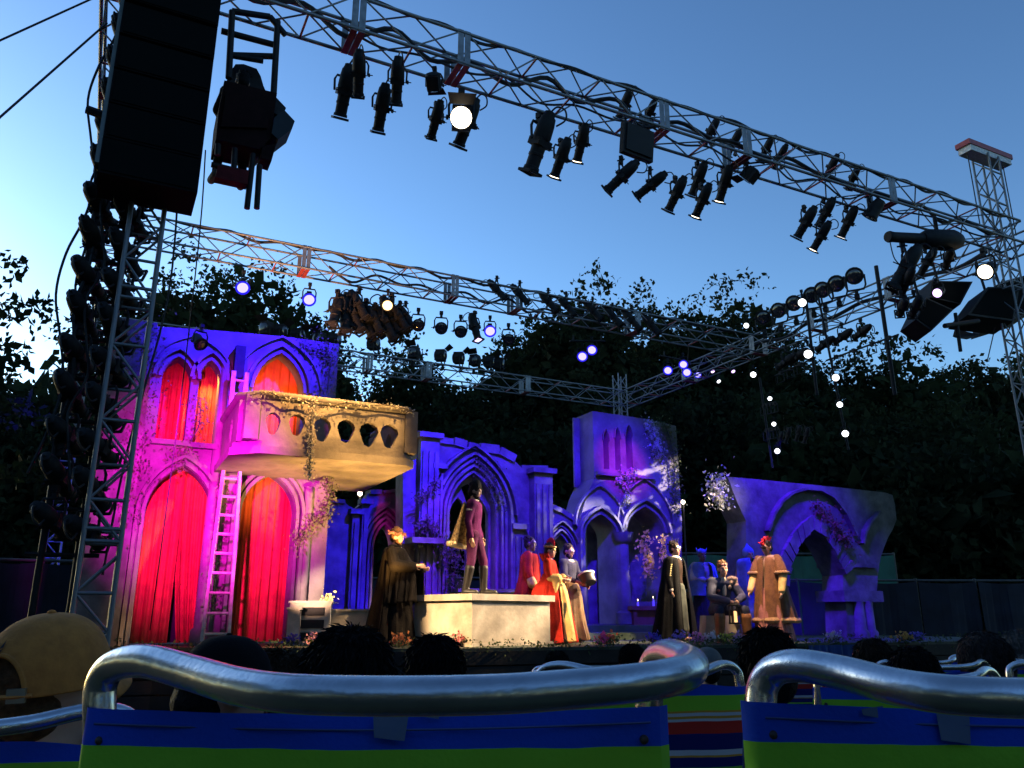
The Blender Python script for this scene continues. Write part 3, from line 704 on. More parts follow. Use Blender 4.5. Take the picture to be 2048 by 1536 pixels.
MB().box((0, 0, .47), (1.35, .42, .08)).build('seat', dr, bn); MB().box((0, .05, .22), (1.1, .3, .42)).build('base', dr, bn)
for x in (-.58, .58): MB().box((x, 0, .21), (.09, .36, .42)).build('leg', dr, bn)
ca = mat('candle_wax', (.8, .75, .6), .5)
for i, (dx, h) in enumerate(((-.45, .1), (-.05, .16), (.1, .09))):
    c = thing('candle', ['short candle at the left end of the dark red bench', 'taller candle standing in the middle of the bench', 'low candle right of the tall one on the bench'][i], 'candle', bp+V((dx, -.1, .51)), 0, 'candles on the bench')
    MB().lathe([(0, .025), (h, .023)], 8, 'Z').build('wax', ca, c); MB().ball((0, 0, h+.025), (.009, .009, .022), 6, 5).build('flame', glow('candle_flame', (1, .7, .35), 1.2), c)
# right arcade
YR = 12.2
outl = [(1492, 1290), (1492, 1042), (1474, 1004), (1455, 953), (1530, 960), (1620, 969), (1700, 977), (1770, 985), (1785, 990), (1790, 1010), (1793, 1040), (1786, 1058), (1776, 1075), (1768, 1096), (1760, 1120), (1756, 1150), (1753, 1192), (1747, 1194), (1744, 1290), (1696, 1290), (1692, 1194), (1686, 1190), (1686, 1150), (1676, 1128), (1662, 1100), (1646, 1076), (1623, 1061), (1602, 1078), (1588, 1103), (1577, 1130), (1572, 1180), (1572, 1290)]
o = [(x, max(zz, SZ)) for x, zz in pxl(outl, YR)]
o = [(x, SZ if i in (0, 18, 19, len(o)-1) else zz) for i, (x, zz) in enumerate(o)]
ac = thing('arcade_ruin', 'broad violet lit arcade ruin at the right with one round-pointed arch', 'stage set', (o[0][0]+2, YR, SZ))
o2 = o[::-1] if sum(o[i][0]*o[(i+1) % len(o)][1]-o[(i+1) % len(o)][0]*o[i][1] for i in range(len(o))) < 0 else o
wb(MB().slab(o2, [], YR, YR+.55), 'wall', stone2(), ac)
inner = [(x, zz) for x, zz in pxl([(1572, 1200), (1574, 1150), (1580, 1125), (1590, 1100), (1604, 1077), (1623, 1060), (1645, 1075), (1661, 1099), (1675, 1127), (1685, 1150)], YR)]
ic = V((sum(p[0] for p in inner)/len(inner), inner[0][1]))
for i in range(len(inner)-1):                              # voussoirs round the arch
    for k in range(2):
        t0, t1 = k/2+.015, (k+1)/2-.015; a = V(inner[i]).lerp(V(inner[i+1]), t0); b = V(inner[i]).lerp(V(inner[i+1]), t1)
        da, db = (a-ic).normalized(), (b-ic).normalized(); w = .30; pr = .07+.02*((i*2+k) % 3)
        q4 = [a, b, b+db*w, a+da*w]
        wb(MB().add([(p.x, YR+.02, p.y) for p in q4]+[(p.x, YR-pr, p.y) for p in q4], [(0, 1, 2, 3), (7, 6, 5, 4), (0, 4, 5, 1), (1, 5, 6, 2), (2, 6, 7, 3), (3, 7, 4, 0)]), 'voussoir', stone2(), ac)
ring = pxl([(1533, 1065), (1545, 1030), (1560, 1006), (1580, 990), (1605, 982), (1635, 984), (1660, 998), (1685, 1030), (1705, 1072)], YR)
wb(MB().mould(ring, YR, .07, .12), 'hood_moulding', stone2(), ac)
ring = pxl([(1722, 1090), (1727, 1065), (1738, 1045), (1756, 1028)], YR)
wb(MB().mould(ring, YR, .07, .12), 'hood_moulding', stone2(), ac)
a, b = at(1684, 1192, Y=YR), at(1755, 1192, Y=YR)
wb(MB().box(((a.x+b.x)/2, YR+.27, a.z), (b.x-a.x+.1, .75, .22)), 'capital', stone2(), ac)
wb(MB().box(((a.x+b.x)/2, YR+.27, a.z+.62), (b.x-a.x-.05, .68, .08)), 'impost', stone2(), ac)
for dx in (-.13, .13): wb(MB().lathe([(SZ+.01, .17), (SZ+.12, .17), (SZ+.18, .125), (a.z-.1, .115)], 10, 'Z', ((a.x+b.x)/2+dx, YR-.03, 0)), 'pier_shaft', stone2(), ac, True)

# ---------------------------------------------------------------- globe lamps, plants, ivy
def globe(px, py, Y, label, c):
    p = at(px, py, Y=Y); r = thing('globe_lamp', label, 'lamp', (p.x, p.y, SZ), 0, 'warm globe lamps on poles')
    MB().ball((0, 0, p.z-SZ), .055, 12, 8).build('globe', glow('warm_globe', c, 1.2), r, True)
    MB().tube([(0, 0, 0), (0, 0, p.z-SZ-.06)], .018, 6).build('pole', black(), r, True)
    MB().lathe([(0, .14), (.03, .12)], 10, 'Z').build('base', black(), r)
    d = bpy.data.lights.new('globe_light', 'POINT'); d.energy = 18; d.color = (1, .75, .5); d.shadow_soft_size = .06
    l = bpy.data.objects.new('globe_light', d); COL.objects.link(l); l.location = p+V((0, -.12, 0))
globe(720, 987, 17.0, 'small warm globe lamp glowing above the low blue wall at left', (1, .8, .6))
globe(1366, 1004, 15.9, 'small warm globe lamp glowing right of the tower ruin', (1, .7, .45))
F = lambda pts, Y: [at(p[0], p[1], Y=Y) for p in pts]
vine('dark ivy creeping down the left corner pilaster of the facade', F([(300, 660), (290, 720), (285, 800), (270, 880), (262, 960), (250, 1040)], YF-.2), 1100, .045, ivy(), .2, 11)
vine('ivy patch between the upper windows and left door of the facade', F([(400, 800), (398, 850), (375, 890), (360, 915), (345, 925)], YF-.06), 420, .05, ivy(), .12, 12)
vine('dusty ivy swag along the balcony handrail', F([(500, 790), (540, 785), (570, 800), (600, 800), (640, 815), (690, 806), (730, 812), (770, 810), (828, 822)], YB-.02), 330, .04, ivyp(), .05, 13)
vine('pale ivy trail hanging from the middle of the balcony', F([(628, 800), (622, 840), (622, 890), (619, 925), (620, 955)], YB-.06), 520, .04, ivyp(), .04, 14)
vine('ivy bunch on the balcony underside by the column', F([(655, 925), (655, 960), (660, 985), (650, 1020)], YF-.5), 500, .05, ivy(), .08, 15)
vine('ivy creeping on the right door frame and column of the facade', F([(655, 1030), (640, 1040), (620, 1050), (605, 1070), (598, 1090)], YF-.12), 420, .055, ivy(), .1, 16)
vine('ivy on the blue upper right corner of the facade', F([(600, 690), (640, 700), (660, 720), (655, 780)], YF-.06), 420, .055, ivy(), .16, 17)
vine('ivy climbing the wall beside the left ladder', F([(445, 960), (440, 1050), (432, 1130), (425, 1220)], YF-.1), 300, .05, ivy(), .09, 18)
vine('leafy shrub on the planter shelf of the big arch wall', F([(850, 1075), (845, 1060), (855, 1045), (870, 1070), (885, 1095), (892, 1115)], YA-.35), 520, .07, ivy(), .14, 19)
vine('ivy over the right shoulder of the big pointed arch', F([(955, 920), (975, 940), (985, 960), (995, 985), (1000, 1010)], YA-.12), 520, .05, ivy(), .13, 20)
vine('ivy sprig on the left pilaster of the big arch', F([(830, 995), (850, 990), (868, 975), (875, 960)], YA-.3), 220, .055, ivy(), .07, 21)
vine('blue lit leafy stem in the foot of the big arch', F([(905, 1185), (908, 1150), (912, 1115), (905, 1100)], YA-.1), 420, .06, ivy(), .12, 22)
vine('pale leafy garland hanging from the top right of the tower ruin', F([(1296, 845), (1305, 858), (1308, 875), (1312, 895), (1316, 905)], YT-.12), 520, .075, ivyp(), .10, 23)
vine('dark ivy sheet down the right edge of the tower ruin', F([(1330, 850), (1343, 890), (1350, 950), (1352, 1020)], YT-.08), 800, .055, ivy(), .15, 24)
vine('pale blossom trail over the string course of the tower ruin', F([(1235, 960), (1250, 950), (1270, 945), (1252, 970), (1255, 1000)], YT-.12), 420, .06, ivyp(), .07, 25)
vine('brown ivy on the right side of the arcade arch', F([(1632, 1010), (1650, 1035), (1675, 1060), (1695, 1085)], YR-.12), 650, .06, leafmat('dry_brown_ivy', (.16, .08, .05), (.08, .04, .025), .1), .14, 26)
vine('pale ivy clump on the broken left corner of the arcade', F([(1440, 955), (1430, 975), (1440, 995), (1425, 985)], YR-.1), 420, .08, ivyp(), .14, 27)
gold = leafmat('golden_leaves', (.75, .55, .12), (.5, .33, .06), .2)
vine('golden leaf garland hanging in the right arch of the tower ruin', F([(1292, 1070), (1288, 1090), (1296, 1110), (1300, 1130), (1296, 1140)], YT-.25), 330, .085, gold, .10, 28, 'garland')
vine('narrow golden garland at the right jamb of the tower arch', F([(1326, 1075), (1325, 1100), (1324, 1115)], YT-.2), 110, .07, gold, .04, 29, 'garland')
vine('small yellow flowers on the crate beside the balcony column', [ground_at(652, 13.25, 1.46)+V((0, 0, z)) for z in (0, .04, .09)], 60, .06, leafmat('yellow_petals', (.8, .7, .2), (.5, .55, .2), .2), .06, 30, 'flower_posy')
# dense low planting along the stage lip (nobody could count it)
pts = []; g = np.random.default_rng(5)
for i in range(5):
    a, b = np.array(st_poly[i]), np.array(st_poly[i+1]); n = int(np.linalg.norm(b-a)*150); t = g.uniform(0, 1, n)[:, None]
    q = a+(b-a)*t; cl = .5+.5*np.sin(q[:, 0]*2.3+1)*np.sin(q[:, 0]*5.1)
    zz = SZ+g.uniform(-.12, .11, n)*(0.4+cl); pts.append(np.stack([q[:, 0]+g.normal(0, .03, n), q[:, 1]+.02+g.normal(0, .06, n), zz], 1))
tag(leaves(np.concatenate(pts), .05, 'lip_planting', ivy(), None, up=-.2, seed=41), 'low leafy planting running along the stage lip', 'plants', kind='stuff')
FL = [(1205, 1277, (.75, .12, .45), 'magenta flower clump on the stage lip right of the drummer'), (1218, 1280, (.8, .2, .08), 'small orange flowers beside the magenta clump'), (1308, 1277, (.12, .1, .7), 'blue glass-like flower left of the black gowned man'), (1355, 1277, (.3, .22, .75), 'lilac flowers at the feet of the black gowned man'), (1392, 1279, (.75, .3, .65), 'pink flower clump between gowned and seated men'), (1418, 1274, (.7, .7, .8), 'white flowers left of the seated man'), (1450, 1277, (.45, .6, .1), 'yellow-green flower clump in front of the seated man'), (1470, 1281, (.5, .35, .65), 'mauve flowers right of the seated man'), (918, 1288, (.75, .25, .25), 'red blossom on the stage lip below the plinth'), (805, 1278, (.9, .35, .15), 'orange blossom at the feet of the black robed man'), (632, 1284, (.7, .4, .6), 'pink star flower by the crate'), (586, 1282, (.15, .12, .6), 'blue flowers by the right red curtain'), (1660, 1277, (.6, .5, .65), 'pale flowers under the arcade pier at left'), (1805, 1280, (.7, .4, .1), 'orange flower at far right on the stage lip'), (1830, 1279, (.2, .15, .6), 'violet flower at far right of the stage lip')]
for i, (px, py, c, lb) in enumerate(FL):
    b = ground_at(px, 12.25+max(0, px-942)/660*1.7 if px > 942 else 12.25+(942-px)/640*.9, SZ)
    r = thing('flower_clump', lb, 'flowers', b, 0, 'flowers along the stage lip'); g = np.random.default_rng(300+i)
    q = g.normal(size=(70, 3))*np.array([.07, .05, .035])+np.array([0, 0, .10]); leaves(q, .055, 'petals', leafmat('petal_%d' % i, c, tuple(x*.6 for x in c), .3), r, up=-.4, aspect=.9, seed=310+i)
    q = g.normal(size=(60, 3))*np.array([.08, .05, .03])+np.array([0, 0, .04]); leaves(q, .07, 'foliage', ivy(), r, up=-.6, aspect=.3, seed=330+i)
# blue draped apron at the right of the stage front
a = ground_at(1605, 13.2, 0); bcl = mat('blue_apron_cloth', (.02, .06, .22), .85, 0, (.012, .04, .15), 3)
ap = thing('apron_drape', 'blue cloth apron hung on the stage front at the right', 'drape', (0, 0, 0))
mb = MB(); n = 60; A_, B_ = V((*st_poly[3], 0)), V((*st_poly[4], 0)); d = (B_-A_)
vs_ = []
for i in range(n+1):
    p = A_+d*(i/n*.42)+V((0, -.09-.025*math.sin(i*1.1)-.012*math.sin(i*2.7), 0)); vs_ += [(p.x, p.y, SZ-.02), (p.x, p.y-.02, GZ+.02)]
mb.add(vs_, [(2*i, 2*i+1, 2*i+3, 2*i+2) for i in range(n)]); mb.build('drape_sheet', bcl, ap, True)
# ================================================================== lighting fixtures
LENS = {'off': mat('dark_lens_glass', (.02, .02, .03), .12, 0, spec=.8), 'warm': glow('lit_lens_warm', (1, .84, .6), 1.1), 'white': glow('lit_lens_white', (.92, .95, 1), .7),
        'blue': glow('lit_lens_blue', (.42, .36, 1), .36), 'violet': glow('lit_lens_violet', (.75, .5, 1), .45), 'orange': glow('lit_lens_orange', (1, .6, .25), .7)}
def proto(parts, root_name): return parts
def ms(mb, name, m, smooth=True):
    me = mb.mesh(name); mb.fix(me)
    if smooth: me.shade_smooth(); me.set_sharp_from_angle(angle=R(45))
    me.materials.append(m); return me
ELL = dict(
  lamp_housing=ms(MB().lathe([(-.36, .035), (-.35, .06), (-.30, .068), (-.285, .085), (-.20, .098), (-.06, .104), (-.03, .095)], 14), 'lamp_housing', black()),
  gate=ms(MB().box((0, .0, 0), (.21, .08, .17)).lathe([(-.03, .09), (.05, .085)], 14), 'gate', black(), False),
  lens_barrel=ms(MB().lathe([(.045, .082), (.12, .08), (.125, .086), (.15, .086), (.155, .078), (.27, .078), (.275, .088), (.31, .092)], 14), 'lens_barrel', black()),
  gel_frame=ms(MB().box((0, .335, .088), (.20, .03, .02)).box((0, .335, -.088), (.20, .03, .02)).box((.092, .335, 0), (.02, .03, .17)).box((-.092, .335, 0), (.02, .03, .17)), 'gel_frame', black(), False))
YOKE = ms(MB().tube([(-.135, 0, 0), (-.14, 0, .16), (-.11, 0, .23), (.11, 0, .23), (.14, 0, .16), (.135, 0, 0)], .016, 6), 'yoke', black())
CLAMP = ms(MB().box((0, 0, .275), (.05, .05, .1)).box((0, .0, .34), (.075, .06, .07)).tube([(.0, -.06, .31), (0, .07, .31)], .012, 6), 'clamp', black(), False)
KNOB = ms(MB().lathe([(0, .028), (.03, .028)], 8).tube([(0, .03, 0), (0, .07, 0)], .008, 5), 'tilt_knob', black())
HANDLE = ms(MB().box((0, 0, 0), (.012, .012, .09)), 'shutter_handle', black(), False)
TAIL = ms(MB().tube(spline([(0, -.34, 0), (.02, -.42, -.05), (.05, -.40, -.16), (.07, -.30, -.2), (.06, -.22, -.1)], 4), .011, 5), 'cable_tail', rubber())
PAR = dict(can=ms(MB().lathe([(-.26, .03), (-.25, .075), (-.21, .085), (-.17, .10), (.02, .115), (.03, .122), (.05, .122)], 16), 'can', black()),
           gel_frame=ms(MB().lathe([(.05, .135), (.065, .135), (.066, .112), (.05, .112)], 16, cap=False), 'gel_frame', black()))
_LB = None
LED = dict(housing=ms(MB().lathe([(-.2, .05), (-.19, .10), (-.10, .118), (.0, .125), (.035, .13)], 16).box((0, -.13, .11), (.1, .1, .03)), 'housing', black()),
           bezel=ms(MB().lathe([(.035, .14), (.06, .14), (.061, .118), (.035, .118)], 16, cap=False), 'bezel', black()))
FRE = dict(housing=ms(MB().lathe([(-.22, .06), (-.2, .12), (.0, .13), (.06, .13)], 12).box((0, -.06, .0), (.2, .24, .28)), 'housing', black(), False),
           barn_door=ms(MB().add([(-.13, .07, .14), (.13, .07, .14), (.16, .2, .25), (-.16, .2, .25), (-.13, .08, .14), (.13, .08, .14), (.16, .21, .25), (-.16, .21, .25)], [(0, 1, 2, 3), (7, 6, 5, 4), (0, 4, 5, 1), (2, 6, 7, 3)]), 'barn_door', black(), False))
LENSM = {}
def lens_mesh(kind, lit):
    k = (kind, lit)
    if k not in LENSM:
        y, r = {'ell': (.318, .082), 'par': (.052, .108), 'led': (.04, .112), 'fre': (.065, .12)}[kind]
        LENSM[k] = ms(MB().lathe([(y, r), (y+.012, r*.8), (y+.018, r*.3)], 16), 'lens', LENS[lit])
    return LENSM[k]
RIM = ms(MB().lathe([(.045, .135), (.066, .15), (.067, .11), (.05, .11)], 16, cap=False), 'halo_rim', glow('blue_halo_glow', (.03, .02, 1), .16))  # glowing ring stands in for the blue halo round lit lenses
PARTS = {'ell': ELL, 'par': PAR, 'led': LED, 'fre': FRE}
LEN = {'ell': .71, 'par': .33, 'led': .27, 'fre': .36}; MID = {'ell': 0, 'par': -.1, 'led': -.07, 'fre': -.05}
def fixture(kind, name, label, pos, d, s=1., lit='off', up=True, grp=None, yoke=True, tail=True):
    """pos = pivot, d = direction the lens points, up = hangs from a pipe above (else stands on one below)"""
    d = V(d).normalized(); rz = math.atan2(-d.x, d.y); pit = math.asin(max(-1, min(1, d.z)))
    root = thing(name, label, 'stage light', pos, rz, grp); root.scale = (s, s, s)
    rot = Matrix.Rotation(pit, 4, 'X')
    for nm, me in PARTS[kind].items(): link(nm, me, root, None, rot)
    link('lens', lens_mesh(kind, lit), root, None, rot)
    if kind == 'led' and lit == 'blue': link('halo_rim', RIM, root, None, rot)
    f = Matrix.Identity(4) if up else Matrix.Diagonal((1, 1, -1, 1))
    if yoke:
        link('yoke', YOKE, root, None, f); link('clamp', CLAMP, root, None, f)
        link('tilt_knob', KNOB, root, None, Matrix.Translation((.14, 0, 0)) @ Matrix.Rotation(-R(90), 4, 'Z'))
    if kind == 'ell':
        for a in (0, 130, 230): link('shutter_handle', HANDLE, root, None, rot @ Matrix.Rotation(R(a), 4, 'Y') @ Matrix.Translation((0, .0, .13)))
        if tail: link('cable_tail', TAIL, root, None, rot)
    return root
def by_px(kind, tail, nose, Y, dy, name, label, lit='off', up=True, grp=None, X=None, dx=0, smin=.7, smax=1.5):
    if X is None: T, N = at(*tail, Y=Y), at(*nose, Y=Y+dy)
    else: T, N = at(*tail, X=X), at(*nose, X=X+dx)
    L = (N-T).length; s = max(smin, min(smax, L/LEN[kind])); return fixture(kind, name, label, (T+N)/2, N-T, s, lit, up, grp)
# --- near truss, hanging
FT = [((700, 128), (679, 240), 0), ((719, 98), (716, 197), 0), ((772, 166), (755, 268), 0), ((797, 112), (792, 212), 0), ((882, 200), (861, 279), 0), ((953, 196), (915, 297), 0), ((1101, 224), (1059, 348), 0), ((1137, 275), (1107, 358), 'warm'), ((1172, 246), (1153, 327), 'warm'), ((1276, 322), (1212, 384), 0), ((1333, 345), (1271, 395), 0), ((1370, 352), (1335, 425), 0), ((1411, 322), (1382, 395), 0), ((1420, 366), (1389, 437), 'warm'), ((1460, 330), (1437, 407), 'warm'), ((1631, 412), (1592, 479), 0), ((1668, 395), (1633, 458), 0), ((1660, 442), (1624, 503), 'warm'), ((1712, 412), (1680, 478), 'warm')]
for i, (t, n, lit) in enumerate(FT):
    by_px('ell', t, n, 9.1 if i % 2 else 9.55, .42, 'ellipsoidal_spotlight', 'black ellipsoidal spotlight hanging under the near truss, %s from left%s' % (ORD[i], ', glowing at its lens' if lit else ''), lit or 'off', True, 'spotlights hanging under the near truss')
for i, (t, n) in enumerate((((1263, 176), (1236, 240)), ((1311, 199), (1288, 250)), ((1437, 235), (1406, 292)), ((1483, 256), (1454, 312)), ((1545, 273), (1519, 325)), ((1574, 288), (1547, 338)), ((1676, 308), (1648, 362)), ((1718, 331), (1695, 380)))):
    by_px('ell', t, n, 9.75, .4, 'ellipsoidal_spotlight', 'black ellipsoidal spotlight standing up behind the near truss, %s from left' % ORD[i], 'off', False, 'spotlights on top of the near truss')
p = at(922, 236, Y=9.0)
fixture('fre', 'fresnel_lamp', 'big bright round lamp facing the audience from the near truss', p, V((0, 0, EYE))-p+V((.3, 0, 1)), 1.22, 'warm', True, None)
pp = at(868, 172, Y=9.4); fixture('fre', 'fresnel_lamp', 'small boxy dark lamp left of the bright round lamp', pp, (.3, .5, -.5), .85, 'off')
pp = at(1496, 355, Y=9.4); fixture('fre', 'fresnel_lamp', 'dark boxy lamp under the second truss joint from right', pp, (-.2, .6, -.5), .9, 'off')
pp = at(1743, 428, Y=9.4); fixture('par', 'par_lamp', 'round dark lamp hanging near the right truss joint', pp, (-.3, .6, -.8), 1.2, 'off')
pp = at(1274, 285, Y=9.25); q = thing('monitor_panel', 'black square panel hung on the near truss joint', 'panel', pp, R(6))
MB().box((0, 0, 0), (.62, .1, .52), Matrix.Rotation(R(8), 3, 'X')).build('panel', black(), q); MB().box((0, -.07, 0), (.54, .02, .44), Matrix.Rotation(R(8), 3, 'X')).build('screen', mat('black_mesh', (.01, .01, .012), .8), q)
MB().tube([(-.2, 0, .25), (-.2, .05, .45)], .018, 6).tube([(.2, 0, .25), (.2, .05, .45)], .018, 6).build('bracket', black(), q)
# --- middle truss cluster
z = lambda x, y: (640+x*.127, 540+y*.127)
CL = [(z(330, 400), z(190, 880)), (z(380, 420), z(400, 990)), (z(430, 470), z(520, 950)), (z(480, 330), z(740, 780)), (z(400, 420), z(660, 990)), (z(580, 520), z(850, 1080)), (z(760, 580), z(960, 1000)), (z(850, 560), z(1190, 1130)), (z(960, 380), z(1280, 1050)), (z(1120, 560), z(1390, 960)), (z(1230, 560), z(1460, 900))]
for i, (t, n) in enumerate(CL):
    by_px('ell', t, n, 17.2+.1*(i % 3), -.3, 'ellipsoidal_spotlight', 'dark spotlight in the dense slanted cluster under the middle truss, %s from left' % ORD[i], 'off', True, 'spotlight cluster under the middle truss')
def lit(px, py, Y, kind, name, label, c, d, s=1., grp=None, X=None, up=True):
    p = at(px, py, Y=Y) if X is None else at(px, py, X=X)
    return fixture(kind, name, label, p, d, s, c, up, grp)
tocam = lambda p: (V((0, 0, EYE))-p)
def facecam(px, py, Y=None, X=None, mix=(0, 0, 0)):
    p = at(px, py, Y=Y) if X is None else at(px, py, X=X); return tocam(p).normalized()+V(mix)
lit(775, 610, 16.9, 'par', 'par_lamp', 'glowing orange lamp in the middle truss cluster', 'orange', facecam(775, 610, 16.9, mix=(0, 0, -.25)), 1.05)
for i, (x, y, lb) in enumerate(((485, 574, 'blue glowing LED lamp at far left under the middle truss'), (618, 598, 'blue glowing LED lamp right of the leftmost one under the middle truss'), (980, 661, 'blue glowing LED lamp beside the hanging round dark lamps'))):
    lit(x, y, 17.3, 'led', 'led_par', lb, 'blue', facecam(x, y, 17.3, mix=(.1, 0, -.35)), 1.05, 'blue LED lamps')
for i, (x, y) in enumerate(((836, 650), (882, 656), (921, 663), (1017, 679))):
    lit(x, y, 17.3, 'par', 'par_lamp', 'round dark lamp hanging by a thin yoke under the middle truss, %s from left' % ORD[i], 'off', facecam(x, y, 17.3, mix=(.1, 0, -.1)), 1.15, 'round dark lamps under the middle truss')
by_px('ell', (942, 628), (957, 682), 17.3, -.25, 'ellipsoidal_spotlight', 'dark spotlight hanging just left of the blue lamp by the round lamps', 'violet', True)
for i, (x, y) in enumerate(((977, 561), (1023, 570), (1080, 585), (1116, 592), (1169, 602), (1209, 614), (1247, 622), (1285, 630))):
    by_px('ell', (x, y), (x+34, y+38), 17.5, -.3, 'ellipsoidal_spotlight', 'dark spotlight slanting down off the top of the middle truss, %s from left' % ORD[i], 'off', True, 'spotlights slanting on the middle truss')
for i, (x, y) in enumerate(((1184, 699), (1165, 712), (1367, 728), (1336, 740), (1374, 744), (1396, 749))):
    Y = 19 if i < 2 else 20.5
    lit(x, y, Y, 'led', 'led_par', ['upper blue lamp of the close pair in front of the dark trees', 'lower blue lamp of the close pair in front of the dark trees', 'topmost blue lamp of the group of four near the right truss corner', 'leftmost blue lamp of the group of four near the right truss corner', 'lower middle blue lamp of the group of four', 'rightmost blue lamp of the group of four'][i], 'blue', facecam(x, y, Y, mix=(-.1, 0, -.35)), 1.05 if i != 5 else .8, 'blue LED lamps')
for x0_, y0_, x1_, y1_, Y in ((1140, 690, 1210, 690, 19), (1320, 718, 1410, 735, 20.5)):
    a, b = at(x0_, y0_, Y=Y), at(x1_, y1_, Y=Y); q = thing('lamp_bar', 'dark pipe carrying the %s' % ('close pair of blue lamps' if Y == 19 else 'group of four blue lamps'), 'pipe', a)
    MB().tube([(0, 0, .12), b-a+V((0, 0, .12))], .03, 8).build('pipe', black(), q, True)
    for t in (.1, .9): MB().tube([(b-a)*t+V((0, 0, .12)), (b-a)*t+V((0, 0, max(.3, TZ-a.z-.2)))], .02, 6).build('hanger', black(), q, True)
# --- standing on the farthest truss
for i, (x, y) in enumerate(((530, 655), (565, 662), (600, 670), (637, 676), (674, 680), (752, 688), (826, 704), (886, 711), (922, 716), (948, 720), (984, 724), (1003, 727))):
    p = at(x, y, Y=24.4); p.z = TZ+.26+.36
    fixture('fre', 'fresnel_lamp', 'stubby dark lamp standing on the farthest truss, %s from left' % ORD[i], at(x, y, Y=24.4), (.7 if i % 3 else -.7, -.6, -.05), 1.35, 'off', False, 'lamps standing on the farthest truss')
# --- right side: booms with lamps
XR2 = 16.7
ROW1 = [(1709, 552), (1674, 567), (1647, 579), (1624, 590), (1589, 606), (1559, 620), (1527, 635)]
for i, (x, y) in enumerate(ROW1): fixture('par', 'par_lamp', 'dark lamp in the slanting row above the right side truss, %s from right' % ORD[i], at(x, y, X=XR2), V((-.75, -.55+.15*(i % 3), -.32)), 1.7, 'off', False, 'row of lamps above the right side truss')
ROW2 = [(1722, 664), (1684, 673), (1648, 688), (1596, 712), (1572, 722)]
for i, (x, y) in enumerate(ROW2): by_px('ell', (x+19, y-13), (x-15, y+13), None, None, 'ellipsoidal_spotlight', 'dark spotlight in the slanting row below the right side truss, %s from right' % ORD[i], 'off', True, 'row of lamps below the right side truss', XR2, .15, .9, 1.6)
WL = [(1605, 605), (1493, 651), (1617, 708), (1507, 749), (1672, 755), (1540, 797), (1680, 809), (1548, 848), (1691, 867), (1555, 902)]
WN = ['highest white lit lamp on the upper row of the right pipes', 'white lit lamp at the back right truss corner', 'large white lit lamp under the right side truss', 'white lit lamp below the back right truss corner', 'white lit lamp at the lower end of the right cross pipe', 'small white lit lamp at the top of the blue pipe', 'white lit lamp below the cross pipe lamp at right', 'small white lit lamp in the middle of the blue pipe', 'lowest white lit lamp of the right column', 'lowest white lit lamp on the blue pipe']
for i, (x, y) in enumerate(WL):
    XX = 16.2 if x > 1600 or i == 0 else 15.6
    lit(x, y, None, 'led' if i in (5, 7, 9) else 'par', 'side_lamp', WN[i], 'white', facecam(x, y, X=XX, mix=(-.3, 0, -.15)), (.98, .66, 1.0, .72, .8, .5, .66, .5, .75, .62)[i], 'white lit side lamps at right', XX)
def boom(label, a, b, X, r=.035, arms=()):
    A, B = at(*a, X=X), at(*b, X=X); q = thing('boom_pipe', label, 'pipe', B, 0, 'boom pipes at right')
    MB().tube([A-B, (0, 0, 0)], r, 8).build('pipe', black(), q, True)
    for t, u in arms: 
        P_, Q_ = at(*t, X=X), at(*u, X=X); MB().tube([P_-B, Q_-B], .025, 8).build('cross_pipe', black(), q, True)
        for k in (.15, .4, .65, .88):
            c = (P_-B).lerp(Q_-B, k); MB().box(c, (.08, .08, .1)).build('pipe_clamp', black(), q)
            MB().tube([c+V((-.02, -.12, -.02)), c+V((-.02, -.13, -.26)), c+V((-.02, .13, -.26)), c+V((-.02, .12, -.02))], .013, 5).build('empty_yoke', black(), q, True)
boom('thick dark vertical pipe right of the lit side lamps', (1752, 532), (1790, 790), 16.5, .05, (((1653, 721), (1797, 669)),))
boom('dark vertical pipe carrying the white side lamps', (1612, 600), (1634, 790), 16.3, .04, (((1550, 752), (1630, 715)),))
boom('dark vertical pipe behind the right column of lamps', (1636, 590), (1697, 900), 16.4, .03)
bb_ = boom('thin vertical pipe lit blue above the arcade ruin', (1519, 755), (1545, 936), 15.7, .032, (((1524, 812), (1552, 806)), ((1530, 862), (1556, 856))))
for i, (x, y) in enumerate(((1560, 880), (1575, 872), (1596, 868), (1612, 872))):
    by_px('ell', (x+5, y-16), (x-4, y+14), None, None, 'ellipsoidal_spotlight', 'dim blue lit spotlight beside the blue pipe, %s from left' % ORD[i], 'off', True, 'dim spotlights beside the blue pipe', 15.7, .0, .6, 1.2)
for i, (x, y, w) in enumerate(((1425, 742, 'violet'), (1437, 762, 'white'), (1466, 742, 'violet'))):
    lit(x, y, 20.5, 'led', 'led_par', ['small violet lamp right of the group of four blue lamps', 'small white lamp right of the group of four blue lamps', 'small violet lamp under the back right truss corner'][i], w, facecam(x, y, 20.5, mix=(.5, 0, -.6)), .6)

# --- big speaker array, top left
YS = 8.25; PA = at(320, 350, Y=YS); xl = at(195, 340, Y=YS).x; xr_ = at(396, 380, Y=YS).x; zb_ = at(195, 340, Y=YS).z
arr = thing('line_array', 'huge black hanging speaker array at the top left', 'loudspeaker', ((xl+xr_)/2, YS+.08, zb_))
grille = mat('speaker_grille_cloth', (.004, .005, .005), .95, 0, (.006, .007, .007), 90, spec=.05); cabm = mat('speaker_cabinet_paint', (.008, .008, .009), .95, spec=.05); W_ = xr_-xl
for i in range(9):
    h = .40; c = MB().box((0, .25-.004*i*i, h*i+h/2), (W_, .62, h-.012), Matrix.Rotation(R(-.6*i+2), 3, 'X')).build('cabinet', cabm, arr)
    MB().box((0, -.066-.004*i*i, h*i+h/2), (W_-.06, .014, h-.05), Matrix.Rotation(R(-.6*i+2), 3, 'X')).build('grille', grille, arr)
